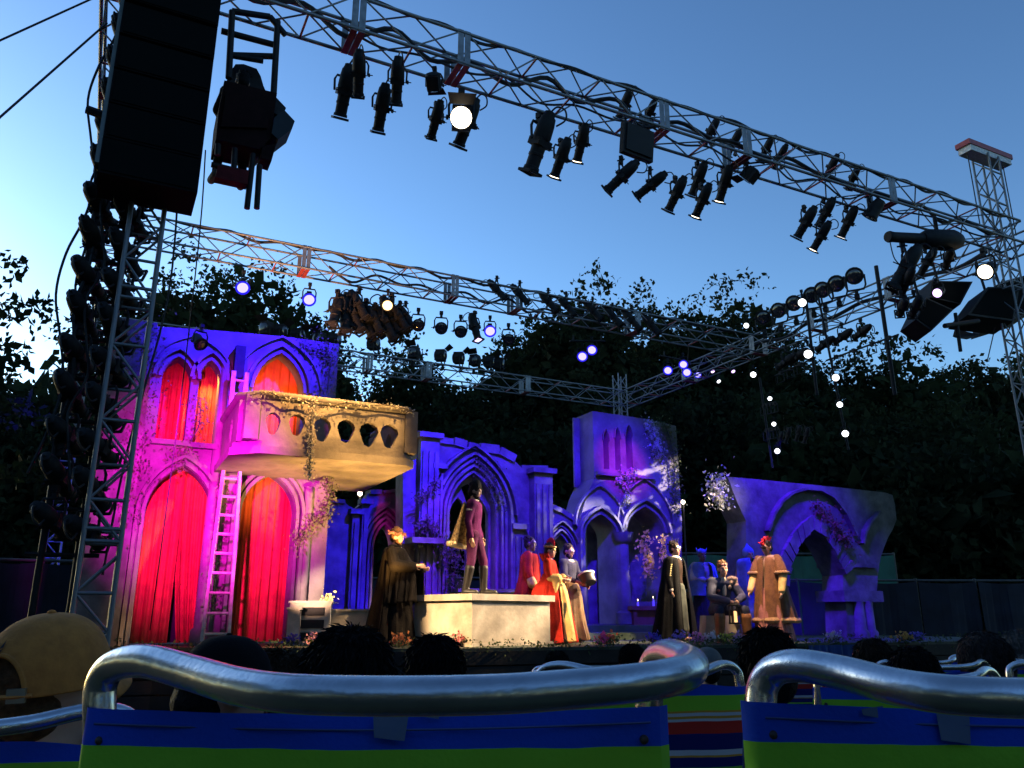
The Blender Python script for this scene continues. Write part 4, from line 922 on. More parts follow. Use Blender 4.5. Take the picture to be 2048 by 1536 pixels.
for x in (-W_/2+.1, W_/2-.1): MB().tube([(x, .25, 3.5), (x, .25, 4.6)], .03, 6).build('rigging_bar', black(), arr)
MB().box((-W_/2-.02, -.03, 1.9), (.04, .05, 3.6)).build('edge_cable', mat('grey_hose', (.12, .14, .14), .6), arr)
MB().tube([(-W_/2-.2, .1, .75), (-W_/2, .1, .72)], .045, 6).build('side_stub', black(), arr)
# --- follow-spot chair with its operator, hanging beside the speaker array
zc = lambda x, y: at(400+x*.28, y*.28, Y=9.15)
PC = zc(330, 1000); fs = thing('operator_chair', 'suspended follow-spot operator chair right of the big speaker array', 'chair', PC); q = lambda x, y, dy=0: zc(x, y)-PC+V((0, dy, 0))
for a, b, dy in (((230, 80), (205, 560), 0), ((555, 150), (525, 680), 0), ((230, 80), (500, 120), 0), ((500, 120), (610, 250), 0), ((160, 185), (555, 290), .1), ((230, 360), (460, 400), .1), ((250, 360), (545, 370), .1)):
    MB().tube([q(*a, dy), q(*b, dy)], .04, 8).build('frame_tube', black(), fs, True)
for a, b in (((250, 1060), (240, 1230)), ((80, 1175), (310, 1230)), ((380, 1100), (335, 1490)), ((425, 1180), (405, 1490)), ((130, 1030), (125, 1110))):
    MB().tube([q(*a), q(*b)], .035, 8).build('leg_tube', black(), fs, True)
def prism(pts, dy0, dy1):
    n = len(pts); mb = MB(); f = [q(x, y) for x, y in pts]
    mb.add([v+V((0, dy0, 0)) for v in f]+[v+V((0, dy1, 0)) for v in f], [tuple(range(n)), tuple(range(2*n-1, n-1, -1))]+[(i, (i+1) % n, (i+1) % n+n, i+n) for i in range(n)]); return mb
rub = mat('red_brown_panel', (.016, .006, .006), .9, 0, (.009, .004, .004), 8, spec=.1)
back = prism([(285, 340), (345, 340), (440, 375), (470, 430), (490, 500), (510, 545), (510, 600), (400, 570), (160, 560), (225, 450), (250, 390)], .35, .47)
back.build('backrest', black(), fs)
prism([(170, 590), (545, 680), (530, 780), (500, 1000), (420, 1080), (330, 1060), (110, 1010), (130, 800)], -.05, .45).build('seat_underside', rub, fs)
prism([(180, 690), (510, 760), (470, 940), (140, 930)], -.09, -.05).build('seat_panel', rub, fs)
prism([(120, 1215), (340, 1250), (328, 1350), (98, 1300)], -.12, .02).build('footrest', mat('red_footrest', (.09, .012, .014), .8, 0, (.06, .008, .01), 10, spec=.1), fs)
prism([(540, 690), (615, 770), (600, 810), (570, 830), (520, 800)], .0, .3).build('spot_yoke', black(), fs)
prism([(590, 815), (665, 895), (645, 950), (548, 1025), (500, 980), (520, 870)], -.1, .25).build('follow_spot_body', mat('dark_teal_metal', (.012, .018, .024), .6, spec=.2), fs)
prism([(440, 1060), (540, 1040), (505, 1165), (430, 1140)], -.05, .2).build('counterweight', rub, fs)
# --- right corner: follow spot, black loudspeakers, extra lamps
zr2 = lambda x, y: (1740+x*.1758, 440+y*.1758)
def rc(tail, nose, label, c='off', s=(.9, 1.7), Y=9.3, dy=.4): by_px('ell', zr2(*tail), zr2(*nose), Y, dy, 'ellipsoidal_spotlight', label, c, True, 'lamps at the right truss corner', smin=s[0], smax=s[1])
rc((560, 290), (250, 790), 'long dark spotlight slanting at the left of the right corner cluster'); rc((740, 330), (560, 640), 'dark spotlight second in the right corner cluster')
rc((480, 560), (360, 840), 'shorter dark spotlight below the long one in the right corner cluster'); rc((920, 350), (865, 520), 'spotlight with small white glowing lens in the right corner cluster', 'warm')
rc((400, 920), (340, 1060), 'small dark spotlight under the right corner truss tubes')
rc((560, 900), (480, 1070), 'small dark spotlight left of the tilted loudspeaker')
A_, B_ = at(*zr2(200, 190), Y=9.5), at(*zr2(1010, 240), Y=9.3); fsr = thing('follow_spot', 'long dark horizontal follow spot at the right truss corner', 'follow spot', A_)
d_ = B_-A_; dn = d_.normalized()
MB().tube([(0, 0, 0), d_*.02, d_*.08, d_*.5], [.10, .115, .10, .11], 12).build('lens_tube', black(), fsr, True)
MB().tube([d_*.47, d_*.55, d_*.9, d_], [.13, .2, .22, .15], 12).build('lamp_house', black(), fsr, True)
MB().tube([d_*.7+V((0, 0, .2)), d_*.7+V((0, 0, .5))], .04, 8).build('hanger', black(), fsr, True)
MB().tube(spline([V((.05, 0, -.1)), V((.12, 0, -.45)), V((.5, .05, -.55)), V((.8, .1, -.3))], 5), .012, 6).build('cable_loop', rubber(), fsr, True)
def spk(label, quad_px, Y, depth, m=None):
    f = [at(*zr2(*p), Y=Y) for p in quad_px]; c = sum(f, V())/4; r = thing('loudspeaker', label, 'loudspeaker', c, 0, 'black loudspeakers at the right corner')
    d = V((.25, .9, -.15)).normalized()*depth; vs = [v-c for v in f]+[v-c+d for v in f]
    MB().add(vs, [(0, 1, 2, 3), (7, 6, 5, 4), (0, 4, 5, 1), (1, 5, 6, 2), (2, 6, 7, 3), (3, 7, 4, 0)]).build('cabinet', black(), r)
    g = [(v-c)*.88-d*.02 for v in f]; MB().add(g+[v+d*.03 for v in g], [(0, 1, 2, 3), (7, 6, 5, 4), (0, 4, 5, 1), (1, 5, 6, 2), (2, 6, 7, 3), (3, 7, 4, 0)]).build('grille', grille, r)
    MB().tube([(0, .2, .2), (0, .3, 1.0)], .03, 6).build('hanger', black(), r)
spk('black tilted loudspeaker hanging lowest left in the right corner cluster', [(520, 1130), (700, 1260), (950, 1020), (640, 880)], 9.7, .5)
spk('black loudspeaker above the tilted one in the right corner cluster', [(690, 880), (1030, 960), (1170, 700), (700, 690)], 9.9, .5)
spk('wide black loudspeaker at the far right corner of the cluster', [(1110, 1080), (1640, 1150), (1700, 760), (1340, 760)], 9.6, .6)
spk('black loudspeaker against the right picture edge', [(1370, 1210), (1800, 1080), (1800, 620), (1500, 700)], 9.9, .6)
for i, (x, y, c, k) in enumerate(((1325, 580, 'warm', 'bright tilted white lamp below the right corner truss'), (775, 825, 'violet', 'pinkish glowing lamp on the loudspeaker at right'))):
    px_ = zr2(x, y); lit(px_[0], px_[1], 9.3, 'par', 'par_lamp', k, c, facecam(px_[0], px_[1], 9.3, mix=(-.75, .3, -.5)), 1.35 if i == 0 else .8)
a = [at(*zr2(*p), Y=9.5) for p in ((970, 1060), (1030, 1495), (850, 1205), (1230, 1150), (970, 1340), (1260, 1310), (1100, 1360), (1150, 1200))]; B_ = a[1]
ds = thing('pipe_drop', 'dark pipe drop with a flat plate under the right corner loudspeakers', 'pipe', B_)
MB().tube([a[0]-B_, (0, 0, 0)], .035, 8).build('pipe', black(), ds, True); MB().tube([a[2]-B_, a[3]-B_], .05, 8).build('cross_arm', black(), ds, True)
MB().add([a[4]-B_, a[6]-B_, a[5]-B_, a[7]-B_+V((0, .3, 0)), a[4]-B_+V((0, .05, .04)), a[6]-B_+V((0, .05, .04)), a[5]-B_+V((0, .05, .04)), a[7]-B_+V((0, .35, .04))], [(0, 1, 2, 3), (7, 6, 5, 4), (0, 4, 5, 1), (1, 5, 6, 2), (2, 6, 7, 3), (3, 7, 4, 0)]).build('plate', black(), ds)
cable('guy_wire', 'thin wire below the right corner loudspeakers', [at(1990, 655, Y=9.6), at(1975, 720, Y=10)], .012, 2, 'guy wires')
# --- ladder of side lamps beside the left tower
lx = at(197, 600, Y=9.3); lr = thing('lamp_ladder', 'tall dark pipe frame packed with side lamps left of the front tower', 'pipe frame', (lx.x, 9.3, GZ))
for dx in (-.16, .16): MB().tube([(dx, 0, 0), (dx, 0, 9.4)], .035, 8).build('upright', black(), lr, True)
for i in range(16): MB().tube([(-.3, 0, 2.25+i*.45), (.35, 0, 2.25+i*.45)], .024, 6).build('cross_pipe', black(), lr, True)
MB().lathe([(0, .4), (.05, .38)], 12, 'Z').build('base', black(), lr)
cable('cable', 'tangled black cables hanging down the left lamp ladder', [(lx.x-.16+.05*math.sin(i*1.9), 9.2+.05*math.cos(i), 8.4-i*.45) for i in range(14)], .018, 5, 'cables on the lamp ladder', [[(lx.x-.3+.1*math.sin(i*1.3+1), 9.15, 8.2-i*.47) for i in range(13)], [(lx.x-.2+.05*math.sin(i*2.3+2), 9.25, 7.4-i*.4) for i in range(11)], [(lx.x-.05+.07*math.sin(i*2.1+2), 9.1, 8.4-i*.4) for i in range(16)]])
for i in range(15):
    zz = 8.15-i*.43
    for s in (0, 1):
        fixture('ell', 'ellipsoidal_spotlight', 'dark side spotlight on the %s of the left lamp ladder, %s from top' % ('inner side' if s else 'outer side', ORD[i]), (lx.x+(-.12 if s == 0 else .2), 9.25-.12*s, zz-.12*s), V((.42+.1*s, .85, -.42-.12*math.sin(i*3))), .92, 'orange' if (i, s) in ((12, 0), (13, 1)) else 'off', True, 'side spotlights on the left lamp ladder')
lit(400, 686, 12.6, 'par', 'par_lamp', 'small dark lamp triplet hanging before the blue facade top', 'off', facecam(400, 686, 12.6, mix=(.5, 0, -.7)), .8)
# ================================================================== actors
FUSE = bpy.data.scenes.new('fuse_scratch')
def fuse(mb, voxel=.011, sm=4):
    """weld overlapping closed volumes into one continuous skin"""
    me = mb.mesh('tmp'); o = bpy.data.objects.new('tmp', me); FUSE.collection.objects.link(o)
    r = o.modifiers.new('r', 'REMESH'); r.mode = 'VOXEL'; r.voxel_size = voxel
    s = o.modifiers.new('s', 'SMOOTH'); s.factor = .5; s.iterations = sm
    with bpy.context.temp_override(scene=FUSE, view_layer=FUSE.view_layers[0]): dg = bpy.context.evaluated_depsgraph_get()
    res = bpy.data.meshes.new_from_object(o.evaluated_get(dg))
    bpy.data.objects.remove(o); bpy.data.meshes.remove(me); res.shade_smooth(); return res
skin_l = lambda: mat('light_skin', (.52, .31, .22), .55, 0, (.46, .26, .18), 20)
skin_m = lambda: mat('tan_skin', (.36, .20, .13), .55, 0, (.30, .16, .10), 20)
skin_d = lambda: mat('dark_skin', (.10, .05, .035), .5, 0, (.07, .035, .025), 20)
hairm = lambda n, c: mat('hair_'+n, c, .7, 0, tuple(x*.5 for x in c), 60, bump=.6, bscale=110, spec=.12)
fab = lambda n, c, k=.6, b=.25: mat('fabric_'+n, c, .85, 0, tuple(x*k for x in c), 7, bump=b, bscale=45, spec=.08)
def cap(mb, a, b, r0, r1, n=10):
    mb.tube([a, b], [r0, r1], n); mb.ball(a, r0, n, 6); mb.ball(b, r1, n, 6)
class Fig:
    """a posed figure; local +Y is where it faces, +X its right hand"""
    def __init__(s, label, pos, face, H=1.75, skin=None, head=(0, 0), **pose):
        f = H/1.75; s.f = f; s.skin = skin or skin_l()
        J = dict(hip=(0, 0, .93), chest=(0, 0, 1.28), neck=(0, -.01, 1.47), headc=(0, .015, 1.615),
                 shR=(.185, 0, 1.42), shL=(-.185, 0, 1.42), elR=(.25, -.03, 1.14), elL=(-.25, -.03, 1.14), wrR=(.25, .06, .89), wrL=(-.25, .06, .89),
                 hjR=(.095, 0, .92), hjL=(-.095, 0, .92), knR=(.11, .03, .50), knL=(-.11, .03, .50), anR=(.12, 0, .08), anL=(-.12, 0, .08), toeR=(.13, .17, .035), toeL=(-.13, .17, .035))
        J.update(pose); s.J = {k: V(v)*f for k, v in J.items()}; s.hd = head
        face = V(face); s.rz = math.atan2(-face.x, face.y)
        s.root = thing('person', label, 'person', pos, s.rz)
    def rot(s): return Matrix.Rotation(R(s.hd[0]), 3, 'Z') @ Matrix.Rotation(R(s.hd[1]), 3, 'X')
    def torso(s, mb, g=0):
        J, f = s.J, s.f; h, c, n = J['hip'], J['chest'], J['neck']; sx = .62
        pts = [h+V((0, 0, -.06*f)), h, h.lerp(c, .45), c, c.lerp(n, .55), c.lerp(n, .85)]
        rs = [.135, .155, .135, .165, .17, .11]; k = 14
        vs = []; 
        for p, r in zip(pts, rs):
            for j in range(k):
                a = 2*math.pi*j/k; vs.append(p+V(((r*f+g)*math.cos(a), (r*f*sx+g)*math.sin(a), 0)))
        fs = [(i*k+j, i*k+(j+1) % k, (i+1)*k+(j+1) % k, (i+1)*k+j) for i in range(5) for j in range(k)]+[tuple(range(k-1, -1, -1)), tuple(5*k+j for j in range(k))]
        mb.add(vs, fs)
        for a in 'RL': cap(mb, c.lerp(n, .55), J['sh'+a]-V((0, 0, .02*f)), .08*f+g, .062*f+g)
    def arm(s, mb, a, g=0, upto=1, flare=0):
        J, f = s.J, s.f
        cap(mb, J['sh'+a]-V((0, 0, .02*f)), J['el'+a], .056*f+g, .043*f+g)
        if upto > .5: cap(mb, J['el'+a], J['el'+a].lerp(J['wr'+a], min(1, upto)), .043*f+g, .03*f+g+flare)
    def leg(s, mb, a, g=0, low=1):
        J, f = s.J, s.f
        cap(mb, J['hj'+a], J['kn'+a], .088*f+g, .057*f+g)
        if low: cap(mb, J['kn'+a], J['an'+a], .056*f+g, .038*f+g)
    def foot(s, mb, a, g=0):
        J, f = s.J, s.f; cap(mb, J['an'+a]+V((0, -.02, -.035))*f, J['toe'+a], .04*f+g, .034*f+g)
    def hand(s, mb, a, curl=.5):
        J, f = s.J, s.f; w = J['wr'+a]; d = (w-J['el'+a]).normalized(); sd = V((1 if a == 'R' else -1, 0, 0)); sd = (sd-d*sd.dot(d)).normalized(); up = d.cross(sd)
        pal = w+d*.05*f; cap(mb, w, pal+d*.03*f, .028*f, .026*f)
        for i in range(4):
            o = up*(.03-.02*i)*f*(1); b = pal+d*.04*f+o; L = (.036, .042, .039, .03)[i]*f
            m = b+d*L-sd*L*curl*.3; e = m+(d*(1-curl)-sd*curl).normalized()*L*.9; cap(mb, b, m, .0105*f, .0098*f, 6); cap(mb, m, e, .0098*f, .0085*f, 6)
        t0 = w+d*.02*f+up*.025*f; t1 = t0+(d*.6+up*.6-sd*.4).normalized()*.045*f; cap(mb, t0, t1, .013*f, .011*f, 6); cap(mb, t1, t1+(d-sd*.4).normalized()*.032*f, .011*f, .0095*f, 6)
    def head(s, mb, g=0):
        f = s.f; c = s.J['headc']; r = s.rot(); P = lambda x, y, z: c+r @ (V((x, y, z))*f)
        mb.ball(P(0, -.01, .03), tuple(x*f+g for x in (.078, .096, .098)), 14, 10, r); mb.ball(P(0, .028, -.045), tuple(x*f for x in (.058, .066, .075)), 12, 8, r)
        mb.ball(P(0, .06, -.095), tuple(x*f for x in (.03, .03, .026)), 8, 6, r)
        cap(mb, P(0, .084, .025), P(0, .104, -.018), .009*f, .013*f, 6)
        for sx in (-1, 1):
            mb.ball(P(sx*.08, -.01, -.005), (.013*f, .024*f, .034*f), 8, 6, r); mb.ball(P(sx*.032, .077, .037), (.027*f, .014*f, .012*f), 8, 6, r); mb.ball(P(sx*.038, .066, -.015), (.024*f, .018*f, .02*f), 8, 6, r)
        cap(mb, s.J['neck']-V((0, 0, .06*f)), P(0, -.015, -.06), .055*f, .052*f)
    def body(s, voxel=.0105):
        mb = MB(); s.torso(mb); s.head(mb)
        for a in 'RL': s.arm(mb, a); s.leg(mb, a); s.foot(mb, a); s.hand(mb, a)
        link('body', fuse(mb, voxel, 3), s.root, s.skin); f = s.f; r = s.rot()
        for sx in (-1, 1):
            c = s.J['headc']+r @ (V((sx*.031, .089, .018))*f); MB().ball(c, (.012*f, .006*f, .007*f), 8, 6, r).build('eye', mat('eye_dark', (.03, .02, .02), .2), s.root, True)
        MB().ball(s.J['headc']+r @ (V((0, .094, -.055))*f), (.022*f, .006*f, .007*f), 8, 6, r).build('mouth', mat('lip', (.3, .1, .09), .5), s.root, True)
        return s
    def wear(s, name, fn, m, voxel=.013, sm=3, par=None):
        mb = MB(); fn(mb); return link(name, fuse(mb, voxel, sm), par or s.root, m)
    def hair(s, m, vol=.012, back=0, beard=False, name='hair', top=0, locks=26):
        f = s.f; r = s.rot(); c = s.J['headc']; P = lambda x, y, z: c+r @ (V((x, y, z))*f)
        def fn(mb):
            mb.ball(P(0, -.025, .045+top*.5), tuple((x+vol)*f for x in (.078, .088, .088+top)), 14, 10, r); mb.ball(P(0, -.05, -.01), tuple((x+vol)*f for x in (.07, .06, .07)), 12, 8, r)
            if back: cap(mb, P(0, -.07, -.02), P(0, -.08, -.02-back), .07*f, .05*f)
            for i in range(locks):
                a = random.uniform(0, 6.28); e = random.uniform(.2, 1.4); q = P((.082+vol)*math.cos(a)*math.cos(e), -.025+(.09+vol)*math.sin(a)*math.cos(e)-.01, .05+(.09+vol+top)*math.sin(e)); mb.ball(q, random.uniform(.010, .017)*f, 7, 5)
        s.wear(name, fn, m, .009, 1)
        if beard: s.wear('beard', lambda mb: (mb.ball(P(0, .055, -.09), (.05*f, .045*f, .04*f), 10, 7, r), mb.ball(P(.045, .02, -.06), (.022*f, .04*f, .045*f), 8, 6, r), mb.ball(P(-.045, .02, -.06), (.022*f, .04*f, .045*f), 8, 6, r)), m, .008, 1)
    def strands(s, m, n=1400, vol=.03, L=.075):
        g = np.random.default_rng(int(s.root.location.x*1000) % 9999); t = g.uniform(0, 6.28, n); e = g.uniform(-.5, 1.5, n)
        q, dr_ = [], []; r = s.rot()
        for a, b in zip(t, e):
            if math.sin(a) > .2 and b < .7: continue
            nv = V((math.cos(a)*math.cos(b), math.sin(a)*math.cos(b), math.sin(b))); dn = V((0, -.35, -1))+V((nv.x, nv.y, 0))*.35; dn = dn-nv*dn.dot(nv)*.97
            q.append(s.HP((.074+vol)*nv.x, -.028+(.084+vol)*nv.y, .042+(.085+vol)*nv.z)); dr_.append(r @ dn.normalized())
        leaves(np.array([list(v) for v in q]), L*s.f, 'hair_strands', m, s.root, aspect=.09, seed=3, dirs=np.array([list(v) for v in dr_]))['kind'] = 'stuff'
    def HP(s, x, y, z): return s.J['headc']+s.rot() @ (V((x, y, z))*s.f)
def domino(mb, a):
    r = a.rot(); f = a.f
    for sx in (-1, 1): mb.ball(a.HP(sx*.034, .074, .032), (.036*f, .020*f, .026*f), 10, 7, r)
    mb.ball(a.HP(0, .088, .02), (.018*f, .014*f, .026*f), 8, 6, r)
def robe(rings, folds, amp, seed, n=96, sub=10, open_=None, th=.012):
    """hanging garment lofted through rings (z, cx, cy, rx, ry); folds deepen downwards; open_=(centre angle, half width) leaves a front slit"""
    g = random.Random(seed); ph = [g.uniform(0, 6.28) for _ in range(4)]; rr = []
    R_ = [V((q[0], q[1], q[2])) for q in rings]; S_ = [V((q[3], q[4], 0)) for q in rings]
    A_ = spline(R_, sub); B_ = spline(S_, sub); k = len(A_); vs = []
    a0, a1 = (0, 2*math.pi) if open_ is None else (open_[0]+open_[1], open_[0]-open_[1]+2*math.pi)
    for i in range(k):
        v = i/(k-1)
        for j in range(n+1):
            u = j/n; t = a0+(a1-a0)*u
            w = 1+amp*(v**1.2)*(math.sin(folds*t+ph[0]+.6*math.sin(3*v+ph[1]))+.5*math.sin(folds*1.7*t+ph[2]+v)+.25*math.sin(folds*3.1*t+ph[3]))
            x, y = B_[i].x*w*math.cos(t), B_[i].y*w*math.sin(t); vs.append(V((A_[i].y+x, A_[i].z+y, A_[i].x)))
    m = n+1; fs = [(i*m+j, i*m+j+1, (i+1)*m+j+1, (i+1)*m+j) for i in range(k-1) for j in range(n)]
    return MB().add(vs, fs)
def put(mb, name, m, fig, par=None):
    o = mb.build(name, m, par or fig.root, True); so = o.modifiers.new('cloth_thickness', 'SOLIDIFY'); so.thickness = .012; so.offset = 1; return o
def band(mb, rings_pts, r): mb.tube(rings_pts, r, 8)

# 1 — man in black robe, left
P0 = ground_at(787, 13.0, SZ)
a = Fig('man in a full black robe with a leaf wreath, holding out his draped sleeves', P0, RT*.96-FW*.25, 1.76, skin_l(), (0, -12), elR=(.30, .10, 1.17), wrR=(.20, .40, 1.16), elL=(-.28, .12, 1.17), wrL=(-.16, .40, 1.14)).body()
bk = fab('black_robe', (.009, .0075, .007), .5, .4)
put(robe([(1.46, 0, -.02, .13, .10), (1.40, 0, -.02, .24, .16), (1.15, 0, -.02, .27, .20), (.8, 0, -.03, .30, .26), (.4, 0, -.05, .33, .32), (.02, 0, -.06, .36, .37)], 9, .105, 1), 'robe', bk, a)
for sx in (-1, 1):
    def dr(mb, sx=sx): 
        cap(mb, V((sx*.19, 0, 1.40)), V((sx*.29, .11, 1.17)), .085, .10); cap(mb, V((sx*.29, .11, 1.17)), V((sx*.19, .36, 1.15)), .10, .085)
    a.wear('sleeve', dr, bk)
    n = 40; mb = MB(); vs = []
    for i in range(15):
        v = i/14
        for j in range(n+1):
            u = j/n; A = V((sx*.31, -.02, 1.2)).lerp(V((sx*.17, .40, 1.12)), u); w = .03*math.sin(u*34+v*2)*(.3+v)
            vs.append(A+V((sx*(w+.06*v*math.sin(u*3)), .03*math.sin(u*21)*v, -(.62-.14*u)*v)))
    mb.add(vs, [(i*(n+1)+j, i*(n+1)+j+1, (i+1)*(n+1)+j+1, (i+1)*(n+1)+j) for i in range(14) for j in range(n)]); put(mb, 'hanging_sleeve', bk, a)
a.wear('collar', lambda mb: mb.tube([a.J['neck']+V((.10*math.cos(t), .09*math.sin(t)-.01, -.02+.03*math.cos(t))) for t in [i*.63 for i in range(11)]], .028, 8), bk)
a.wear('shirt_front', lambda mb: cap(mb, V((0, .07, 1.43)), V((0, .13, 1.22)), .05, .04), fab('ivory', (.55, .5, .42)))
a.hair(hairm('brown', (.12, .06, .03)), .014, 0, True, top=.01)
q = [list(a.HP(.105*math.cos(t), -.015+.115*math.sin(t), .055)) for t in np.linspace(0, 6.28, 90)]
leaves(np.array(q)+rng.normal(size=(90, 3))*.01, .05, 'wreath', leafmat('bronze_leaf', (.25, .11, .08), (.12, .05, .06), .1), a.root, up=-.3, seed=3)

# 2 — man in purple on the plinth
P0 = ground_at(946, 13.0, PLZ)
a = Fig('man in purple doublet, boots and a gold cape standing on the plinth', P0, RT*.97-FW*.22, 1.74, skin_m(), (0, -14), elR=(.22, -.04, 1.13), wrR=(.23, .02, .87), elL=(-.24, -.02, 1.14), wrL=(-.22, .06, .90),
        hjL=(-.09, 0, .92), knL=(-.12, .13, .51), anL=(-.13, .13, .08), toeL=(-.14, .31, .035), knR=(.12, -.01, .50), anR=(.13, -.09, .08), toeR=(.15, .08, .035)).body()
pu = fab('plum_wool', (.085, .010, .07), .6); pud = fab('dark_plum', (.055, .010, .045), .6)
a.wear('jacket', lambda mb: (a.torso(mb, .022), a.arm(mb, 'R', .014, .95), a.arm(mb, 'L', .014, .95)), pu)
a.wear('trousers', lambda mb: (a.leg(mb, 'R', .014), a.leg(mb, 'L', .014), cap(mb, a.J['hjR'], a.J['hjL'], .11, .11)), pud)
lea = mat('black_boot_leather', (.008, .007, .007), .45, 0, (.005, .004, .004), 10, spec=.25)
for s_ in 'RL': a.wear('boot', lambda mb, s_=s_: (cap(mb, a.J['kn'+s_].lerp(a.J['an'+s_], .22), a.J['an'+s_], .078, .056), a.foot(mb, s_, .014)), lea)
a.wear('collar', lambda mb: mb.tube([a.J['neck']+V((.075*math.cos(t), .07*math.sin(t), .0)) for t in [i*.63 for i in range(11)]], .02, 8), fab('ivory', (0, 0, 0)))
for s_ in 'RL': a.wear('sleeve_puff', lambda mb, s_=s_: mb.ball(a.J['sh'+s_].lerp(a.J['el'+s_], .42), (.068, .068, .05), 10, 7), fab('ivory', (0, 0, 0)))
gc = mat('gold_brocade', (.34, .22, .07), .6, .2, (.12, .07, .025), 28, bump=.4, mix=(.42, .58))
n = 46; mb = MB(); vs = []
for i in range(20):
    v = i/19
    for j in range(n+1):
        u = j/n-.5; wd = .16+.34*v; vs.append(V((.02+u*wd*1.5, -.15-.12*v-.045*math.sin(u*44+1)*v-.02*math.cos(u*9), 1.42-.66*v+.03*math.cos(u*5))))
mb.add(vs, [(i*(n+1)+j, i*(n+1)+j+1, (i+1)*(n+1)+j+1, (i+1)*(n+1)+j) for i in range(19) for j in range(n)]); cp = put(mb, 'cape', gc, a)
put(MB().tube([V((.02+(j/n-.5)*.75, -.28-.045*math.sin((j/n-.5)*44+1), .765)) for j in range(n+1)], .028, 6), 'cape_fringe', mat('pale_gold_fringe', (.6, .5, .28), .8, 0, (.4, .3, .12), 60), a, cp)
a.hair(hairm('black', (.018, .013, .011)), .016, 0, True, top=.035)

# 3 — man in long red coat
P0 = ground_at(1060, 14.4, SZ)
a = Fig('masked man in a long red coat with gold cuffs behind the plinth', P0, RT*.97-FW*.2, 1.78, skin_d(), (0, -2), elR=(.25, .02, 1.13), wrR=(.26, .12, .87)).body()
rd = fab('scarlet', (.50, .028, .016), .55); gd = fab('gold_satin', (.75, .47, .17), .6)
put(robe([(1.47, 0, 0, .10, .09), (1.41, 0, 0, .22, .15), (1.1, 0, 0, .23, .18), (.8, 0, -.02, .27, .24), (.4, 0, -.06, .34, .33), (.04, 0, -.1, .40, .42)], 8, .11, 4, open_=(math.pi/2, .25)), 'coat', rd, a)
a.wear('tunic', lambda mb: (a.torso(mb, .015), cap(mb, V((0, .03, .9)), V((0, .05, .35)), .17, .2)), gd)
for s_ in 'RL': a.wear('sleeve', lambda mb, s_=s_: (a.arm(mb, s_, .035, .55),), rd); a.wear('cuff', lambda mb, s_=s_: cap(mb, a.J['el'+s_].lerp(a.J['wr'+s_], .45), a.J['el'+s_].lerp(a.J['wr'+s_], .72), .075, .085), gd)
a.hair(hairm('black', (0, 0, 0)), .006)
a.wear('mask', lambda mb: domino(mb, a), mat('grey_silver_mask', (.25, .22, .22), .4, .4), .005, 1)

# 4 — woman in red gown
P0 = ground_at(1101, 13.8, SZ)
a = Fig('masked woman in a wide red and gold gown with a tall red crest', P0, RT*.95-FW*.3, 1.60, skin_l(), (0, -6), elR=(.24, .06, 1.13), wrR=(.14, .27, 1.10), elL=(-.24, .06, 1.13), wrL=(-.1, .28, 1.12)).body()
put(robe([(1.10, 0, 0, .145, .115), (1.0, 0, 0, .17, .15), (.85, 0, -.01, .26, .26), (.5, 0, -.02, .32, .34), (.02, 0, -.03, .40, .43)], 10, .085, 8), 'skirt', rd, a)
put(robe([(1.08, 0, .01, .15, .125), (.85, 0, 0, .275, .275), (.5, 0, -.01, .335, .36), (.04, 0, -.02, .415, .45)], 10, .085, 8, 40, 8, (R(-110), R(160))), 'gold_panel', gd, a)
a.wear('bodice', lambda mb: (a.torso(mb, .012), a.arm(mb, 'R', .02, .5), a.arm(mb, 'L', .02, .5)), rd)
for s_ in 'RL': a.wear('hanging_sleeve', lambda mb, s_=s_: (cap(mb, a.J['el'+s_], a.J['el'+s_].lerp(a.J['wr'+s_], .6), .06, .085), cap(mb, a.J['el'+s_].lerp(a.J['wr'+s_], .5), a.J['el'+s_]+V((0, .08, -.30)), .07, .03)), gd)
a.wear('collar', lambda mb: [cap(mb, a.J['neck']+V((.09*math.cos(t), -.02+.09*math.sin(t), -.02)), a.J['neck']+V((.13*math.cos(t), -.05+.12*math.sin(t), .09)), .016, .01, 6) for t in np.linspace(2.6, 6.8, 16)], rd, .008)
a.hair(hairm('black', (0, 0, 0)), .012)
a.wear('crest', lambda mb: [cap(mb, a.HP(0, -.06+.02*i, .10), a.HP(0, -.09+.025*i, .19+.05*math.sin(i*.5)), .016, .008, 6) for i in range(7)], fab('crest_red', (.65, .03, .03)), .007, 1)
a.wear('mask', lambda mb: domino(mb, a), mat('gold_mask', (.5, .35, .12), .35, .6), .005, 1)
a.wear('headdress', lambda mb: mb.tube([a.HP(.09*math.cos(t), -.015+.108*math.sin(t), .075) for t in np.linspace(0, 6.28, 20)], .02, 6), mat('dark_gold', (.2, .12, .05), .4, .5), .008, 1)

# 5 — drummer
P0 = ground_at(1139, 14.7, SZ)
a = Fig('drummer in dark vest and brown long skirt behind the red gown', P0, RT*.8-FW*.62, 1.66, skin_m(), (0, -18), elR=(.25, .08, 1.14), wrR=(.16, .32, 1.05), elL=(-.25, .08, 1.12), wrL=(-.13, .30, 1.0)).body()
nv = fab('navy_wool', (.03, .03, .055), .6); br = fab('brown_wool', (.16, .10, .06), .6)
a.wear('jacket', lambda mb: (a.torso(mb, .025), a.arm(mb, 'R', .02, .7), a.arm(mb, 'L', .02, .7)), nv)
put(robe([(1.0, 0, 0, .18, .14), (.8, 0, 0, .22, .2), (.4, 0, -.02, .27, .27), (.03, 0, -.04, .34, .36)], 8, .105, 11), 'skirt', br, a)
a.wear('collar', lambda mb: mb.tube([a.J['neck']+V((.1*math.cos(t), .085*math.sin(t), -.03)) for t in [i*.63 for i in range(11)]], .03, 8), fab('ivory', (0, 0, 0)))
a.hair(hairm('black', (0, 0, 0)), .008, 0, True)
